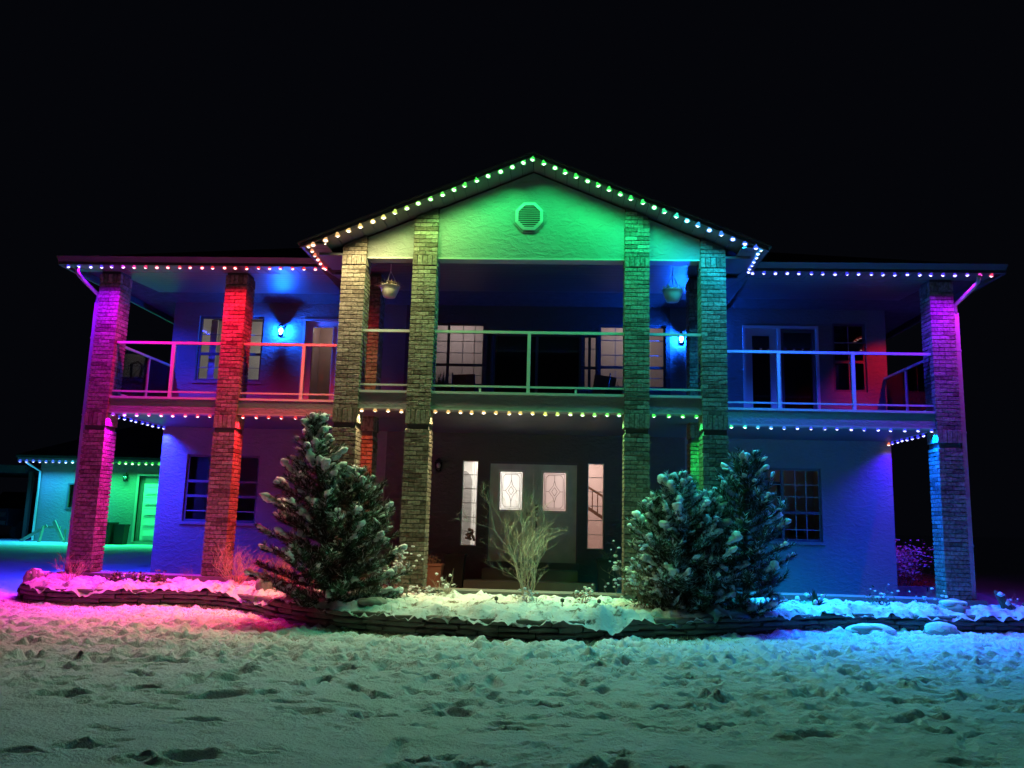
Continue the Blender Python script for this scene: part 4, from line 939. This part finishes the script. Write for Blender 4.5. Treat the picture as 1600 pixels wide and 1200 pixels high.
for i, (x, y) in enumerate([(-7.0, .35), (-6.65, .5), (-6.3, .4)]):
    shrub('ground_plant', ['dead leaf heap in the left bed, nearest the leftmost column', 'middle dead leaf heap of three between the two leftmost columns', 'dead leaf heap in the left bed, nearest the second column'][i], (x, y, -.13), .2, 1.2, 12, 40+i, 'leaf', .004, 2, .12, leaves=240, cat='ground plant', group='low dead leaf heaps between the two leftmost columns')
shrub('ground_plant', 'small dry stalks near the blue lit wall in the left bed', (-5.95, .9, -.12), .3, .8, 10, 44, 'browntwig', .004, 2, 0, cat='ground plant')
shrub('ground_plant', 'dark leafy tuft on the wall edge left of the tall pine', (-3.45, -.95, -.12), .22, 1.1, 14, 45, 'leaf', .006, 2, .5, leaves=260, cat='ground plant')
shrub('ground_plant', 'dry stubble in yellow lit snow below the left door column', (-1.6, -.45, -.13), .2, 1.3, 22, 46, 'browntwig', .003, 2, .25, leaves=60, cat='ground plant')
shrub('ground_plant', 'grassy clump by the kerb below the terracotta planter', (-1.25, -.35, -.13), .38, .5, 16, 47, 'twig', .004, 2, .2, cat='ground plant')
shrub('ground_plant', 'small snowy clump left of the broad right pine', (.95, -.45, -.13), .3, .8, 14, 48, 'browntwig', .004, 2, .3, leaves=50, cat='ground plant')
shrub('ground_plant', 'stubby stems in the snow at the base of the bare shrub', (.15, -1.0, -.13), .24, 1.2, 22, 49, 'browntwig', .003, 2, .25, cat='ground plant')
shrub('ground_plant', 'frosted low bush in blue light under the right window', (5.9, .75, -.13), .32, 1.0, 26, 50, 'browntwig', .003, 2, .12, leaves=80, leafm='needle', cat='ground plant')
shrub('ground_plant', 'dry stems near the rightmost column base', (6.75, .75, -.12), .36, .8, 16, 51, 'browntwig', .003, 2, .1, cat='ground plant')
shrub('ground_plant', 'tiny twigs beside the dark stump at the bed end', (8.15, 1.0, -.1), .26, .5, 8, 52, 'browntwig', .003, 2, .1, cat='ground plant')
shrub('snowy_shrub', 'pinkish bush with snow tipped seed heads behind the house corner', (8.25, 5.6, -.1), .85, .55, 60, 53, 'browntwig', .004, 3, .35, leaves=200)
def spiky(label, x, y):
    t = thing('yucca', label, 'ground plant', (x, y, -.12)); m = MB()
    for k in range(26):
        a = random.uniform(0, 6.28); el = random.uniform(.35, 1.3); L = random.uniform(.18, .4); d = Vector((math.cos(a)*math.cos(el), math.sin(a)*math.cos(el), math.sin(el))); n = d.cross(Vector((0, 0, 1))).normalized()*.022; p = Vector((x, y, -.12)); q = p+d*L*.6; m.add([p-n*.6, p+n*.6, q+n, q-n, q+d*L*.4+Vector((0, 0, -.02))], [(0, 1, 2, 3), (3, 2, 4)])
    m.build('leaves', M['needle'], t); s = MB()
    for k in range(14): s.blob((x+random.gauss(0, .14), y+random.gauss(0, .1), random.uniform(-.1, .08)), (.04, .035, .025), seed=k, amp=.3, sub=1)
    s.build('snow_cap', M['snow'], t, True, kind='stuff')
spiky('spiky leaved plant in cyan lit snow right of the slender pine', 4.75, .35)
# rocks
def rock(label, x, y, z, r, seed, snow=True, name='boulder', cap=.85):
    t = thing(name, label, 'boulder', (x, y, z)); MB().blob((x, y, z+r[2]*.7), r, seed=seed, amp=.16, sub=3).build('stone_body', M['rock'], t, True)
    if snow: MB().blob((x, y+.01, z+r[2]*(1.25 if cap < 1 else .85)), (r[0]*cap, r[1]*cap, r[2]*(.5 if cap < 1 else 1.05)), seed=seed+1, amp=.15, sub=2).build('snow_cap', M['snow'], t, True)
rock('pale rounded boulder in pink snow between the second column and the pine', -4.25, -.12, -.12, (.17, .15, .14), 1, False)
rock('flat oval boulder on the wall edge right of the tall pine', -2.05, -1.95, -.14, (.2, .14, .10), 2, False)
rock('small round boulder on the left end of the stone wall', -8.45, .35, -.14, (.17, .15, .14), 3, True)
rock('snow capped boulder on the wall near the rightmost column', 6.95, .35, -.14, (.26, .18, .12), 4, True)
rock('snow buried boulder at the foot of the right stone wall', 5.3, -.55, -.42, (.32, .18, .09), 5, True, cap=1.08)
rock('small snow buried boulder leaning on the wall foot below the rightmost column', 6.4, -.40, -.42, (.24, .14, .10), 6, True, cap=1.08)
# low rock border behind the house corner
t = thing('rock_border', 'short stacked rock border behind the right house corner', 'garden wall', (8.1, 4.7, -.3))
for r in range(3):
    x = 7.55+.1*(r % 2)
    while x < 8.9: L = random.uniform(.25, .5); MB().box(x, x+L-.015, 4.72+random.uniform(-.02, .02), 4.98, -.3+.1*r, -.205+.1*r, j=.008).build('stone', M['stone'], t); x += L
# stump at the right end of the bed
t = thing('driftwood_stump', 'dark forked driftwood stump with snow patches at the right bed end', 'driftwood', (7.95, .75, -.15))
MB().tube([(8.0, .85, -.2), (7.97, .85, -.02), (7.9, .85, .12), (7.84, .84, .2)], [.07, .055, .045, .02], 7).tube([(8.06, .8, -.2), (7.98, .8, .05), (7.92, .82, .15)], [.05, .045, .03], 7).tube([(8.02, .8, .0), (8.12, .8, -.08), (8.18, .8, -.16)], [.035, .04, .045], 6).build('wood_body', M['bark'], t, True)
MB().blob((7.9, .8, .15), (.05, .05, .04), seed=3, amp=.3).blob((8.0, .76, .02), (.045, .03, .05), seed=4, amp=.3).build('snow_cap', M['snow'], t, True)
MB().tube([(8.3, .75, -.18), (8.27, .75, .0), (8.3, .75, .06)], [.05, .045, .02], 7).build('side_branch', M['bark'], t, True)
# garden stake lights
for k, (x, y, l) in enumerate([(-.33, -1.55, 'small black garden stake light left of the bare shrub'), (.62, -1.5, 'small black garden stake light right of the bare shrub'), (1.15, -1.45, 'small black garden stake light near the snow lump')]):
    t = thing('stake_light', l, 'garden light', (x, y, -.1), 'small black stake lights in the centre bed')
    MB().tube([(x, y, -.2), (x, y, .0)], .006, 5).build('stake', M['black'], t); MB().lathe((x, y, 0), [(.026, 0), (.03, .04), (.012, .055)], 8).build('lamp_head', M['black'], t)
# grass blades poking out of the snow
g = MB(); random.seed(5)
for _ in range(5200):
    x = random.uniform(-8.6, 9.5); yb = float(np.interp(x, PATH[6:, 0], PATH[6:, 1])); y = yb-abs(random.gauss(0, 1.0))-.03
    if y < -6: continue
    z = -.40; a = random.uniform(0, 6.28); L = random.uniform(.03, .07); w = .0035; d = Vector((math.cos(a)*.8, math.sin(a)*.8, .7))
    g.add([(x-w, y, z), (x+w, y, z), (x+d.x*L, y+d.y*L, z+d.z*L)], [(0, 1, 2)])
for _ in range(1800):
    x = random.uniform(-8.3, 8.8); yb = float(np.interp(x, PATH[6:, 0], PATH[6:, 1])); yt = front_y(x)-.05; y = random.uniform(yb+.15, yt) if yt > yb+.2 else yb
    a = random.uniform(0, 6.28); L = random.uniform(.03, .1); w = .004; d = Vector((math.cos(a)*.6, math.sin(a)*.6, .9)); z = -.12
    g.add([(x-w, y, z), (x+w, y, z), (x+d.x*L, y+d.y*L, z+d.z*L)], [(0, 1, 2)])
tag(g.build('grass', M['straw'], None), 'dead grass blades and stubble poking through the snow', None, None, 'stuff')

# ------------------------------------------------------------------ the garage
G = thing('garage', 'single storey stucco garage with green and blue lights behind the house on the left', 'garage', (-15, 16, 0))
gy = 16.0
def gwall():
    mb = MB(); x0, x1, z0, z1 = -18.56, -9, -.15, 2.95; holes = [(-17.42, -16.85, 1.22, 2.05), (-14.78, -13.75, .08, 2.42)]
    xs = sorted({x0, x1, *[h[0] for h in holes], *[h[1] for h in holes]}); zs = sorted({z0, z1, *[h[2] for h in holes], *[h[3] for h in holes]})
    for i in range(len(xs)-1):
        for j in range(len(zs)-1):
            mx, mz = (xs[i]+xs[i+1])/2, (zs[j]+zs[j+1])/2
            if any(h[0] < mx < h[1] and h[2] < mz < h[3] for h in holes): continue
            mb.add([(xs[i], gy, zs[j]), (xs[i+1], gy, zs[j]), (xs[i+1], gy, zs[j+1]), (xs[i], gy, zs[j+1])], [(0, 1, 2, 3)])
    for a, b, c, d in holes: mb.add([(a, gy, c), (b, gy, c), (b, gy, d), (a, gy, d), (a, gy+.2, c), (b, gy+.2, c), (b, gy+.2, d), (a, gy+.2, d)], [(0, 4, 5, 1), (1, 5, 6, 2), (2, 6, 7, 3), (3, 7, 4, 0), (4, 5, 6, 7)])
    mb.box(x0, x0+.2, gy+.001, 24, z0, z1); return mb
gwall().build('wall', M['stucco'], G)
MB().box(-19.1, -9, 15.42, 15.47, 2.86, 3.02).build('fascia', M['trim'], G)
MB().box(-19.14, -9, 15.36, 15.418, 2.96, 3.06).build('gutter', M['fascia'], G)
MB().add([(-19.1, 15.47, 2.87), (-9, 15.47, 2.87), (-9, 16, 2.87), (-19.1, 16, 2.87)], [(0, 3, 2, 1)]).build('soffit', M['soffit'], G)
MB().add([(-19.2, 15.38, 3.06), (-8.5, 15.38, 3.06), (-8.5, 25, 3.06), (-19.2, 25, 3.06), (-14.5, 20.2, 5.45), (-8.5, 20.2, 5.45)], [(0, 1, 5, 4), (2, 3, 4, 5), (3, 0, 4), (1, 2, 5)]).build('roof', mat('snow_dusted_shingle', (.05, .05, .055), .9, var=(1.2, .25, (.16, .16, .17)), bump=(30, .7, .02)), G)
gw = MB().box(-17.44, -16.83, gy-.03, gy-.002, 1.16, 1.22).box(-17.44, -17.38, gy-.03, gy-.002, 1.222, 2.05).box(-17.44, -16.83, gy-.03, gy-.002, 2.052, 2.1).build('window', M['wdark'], G)
MB().box(-17.42, -16.85, gy+.1, gy+.11, 1.22, 2.05).build('pane', M['glass'], gw)
gd = MB().box(-14.62, -13.8, gy+.1, gy+.15, .1, 2.16).build('door', M['white'], G)
for k in range(5):
    z0 = .22+.38*k
    MB().box(-14.5, -13.92, gy+.055, gy+.099, z0+.05, z0+.27).build('door_panel', M['white'], gd)
    MB().box(-14.54, -13.88, gy+.078, gy+.0995, z0, z0+.02).box(-14.54, -13.88, gy+.078, gy+.0995, z0+.30, z0+.32).build('moulding', M['white'], gd)
MB().box(-14.6, -13.8, gy+.1, gy+.15, 2.17, 2.42).build('transom', M['arch'], gd)
MB().box(-14.86, -14.78, gy-.03, gy+.1, .05, 2.5).box(-14.778, -13.7, gy-.03, gy+.1, 2.43, 2.5).build('door_frame', M['trim'], G)
string('cyan to green light string along the garage eave', [(-19.0, 15.40, 2.84), (-13.3, 15.40, 2.84)], 24, [(-19, (.02, .3, 1)), (-17.4, (.02, .5, 1)), (-16.7, (.02, .8, .6)), (-16, GRN), (-13, GRN)], P_GAR, 2.6, .9, tilt=(-.08, 0), size=1.5)
MB().tube([(-18.8, 15.42, 2.82), (-18.7, 15.6, 2.7), (-18.52, 15.93, 2.5), (-18.52, 15.93, .0)], .04, 6).build('downspout', M['white'], G, True)
lantern('unlit black wall lantern left of the garage door', -15.25, 2.35, False, y=gy)
planter('round dark pot with frosted stems by the garage door', -15.6, 15.5, -.05, .62, .78, 'twigs', group=None)
planter('second smaller dark pot squeezed beside the garage door', -15.05, 15.6, -.05, .4, .72, None)
t = thing('bench', 'low slatted bench against the garage wall left of the pots', 'bench', (-16.6, 15.6, 0))
for k in range(3): MB().box(-17.1, -16.1, 15.45+.13*k, 15.56+.13*k, .42, .45).build('slat', M['wood'], t)
for x in (-17.05, -16.15):
    for y in (15.47, 15.8): MB().box(x-.03, x+.03, y-.03, y+.03, -.1, .418).build('leg', M['wood'], t)
t = thing('sawhorse', 'wooden sawhorse of crossed boards by the garage corner', 'sawhorse', (-17.8, 15.2, 0))
MB().bar((-18.5, 15.2, -.02), (-17.6, 15.25, .55), .05, .1).build('board', M['wood'], t); MB().bar((-17.75, 15.1, -.05), (-17.7, 15.2, .55), .05, .13).build('board', M['wood'], t)
MB().bar((-17.4, 15.3, .72), (-16.95, 15.2, .05), .05, .13).build('board', M['wood'], t); MB().bar((-17.75, 15.4, .5), (-17.2, 15.4, .5), .06, .08).build('board', M['wood'], t)
# carport with a dark pickup
t = thing('carport', 'dark open carport beyond the left end of the garage', 'carport', (-22, 18, 0))
MB().box(-26, -19.3, 16.3, 23, 2.52, 2.68).build('roof', M['fascia'], t); MB().box(-26, -19.3, 16.22, 16.298, 2.45, 2.72).build('fascia', M['fascia'], t)
for x in (-25.8, -22.6, -19.5): MB().box(x-.07, x+.07, 16.9, 17.04, -.2, 2.518).build('post', M['bark'], t)
t = thing('parked_pickup', 'dark pickup truck hidden in the shade of the carport', 'pickup truck', (-21.6, 18.5, 0))
px, py = -21.6, 17.6
bd_ = [(-.93, .45), (.93, .45), (.95, .85), (.9, 1.12), (-.9, 1.12), (-.95, .85)]
MB().poly([(px+a, b) for a, b in bd_], py, py+5.2).build('body', M['carbody'], t)
MB().add([(px-.85, py+1.3, 1.125), (px+.85, py+1.3, 1.125), (px+.85, py+3.4, 1.125), (px-.85, py+3.4, 1.125), (px-.68, py+1.9, 1.8), (px+.68, py+1.9, 1.8), (px+.68, py+3.2, 1.8), (px-.68, py+3.2, 1.8)], [(4, 5, 6, 7), (1, 2, 6, 5), (2, 3, 7, 6), (3, 0, 4, 7), (0, 1, 5, 4)]).build('cab', M['carbody'], t)
MB().add([(px-.72, py+1.36, 1.2), (px+.72, py+1.36, 1.2), (px+.62, py+1.83, 1.74), (px-.62, py+1.83, 1.74)], [(0, 1, 2, 3)]).build('windscreen', M['black'], t)
for sx in (-1, 1):
    MB().box(px+sx*.7-.14, px+sx*.7+.14, py-.03, py-.001, .8, .98).build('headlight', M['chrome'], t)
    for y in (py+.9, py+4.2):
        w = MB()
        n = 18
        for k in range(n): pass
        vs = [(px+sx*(.72+.22*i), y+.38*math.cos(2*PI*k/n), .28+.38*math.sin(2*PI*k/n)) for i in (0, 1) for k in range(n)]
        w.add(vs, [tuple(range(n)), tuple(range(n, 2*n))]+[(k, (k+1) % n, n+(k+1) % n, n+k) for k in range(n)]).build('wheel', M['rubber'], t)
MB().box(px-.9, px+.9, py-.08, py-.032, .5, .66).build('bumper', M['chrome'], t)
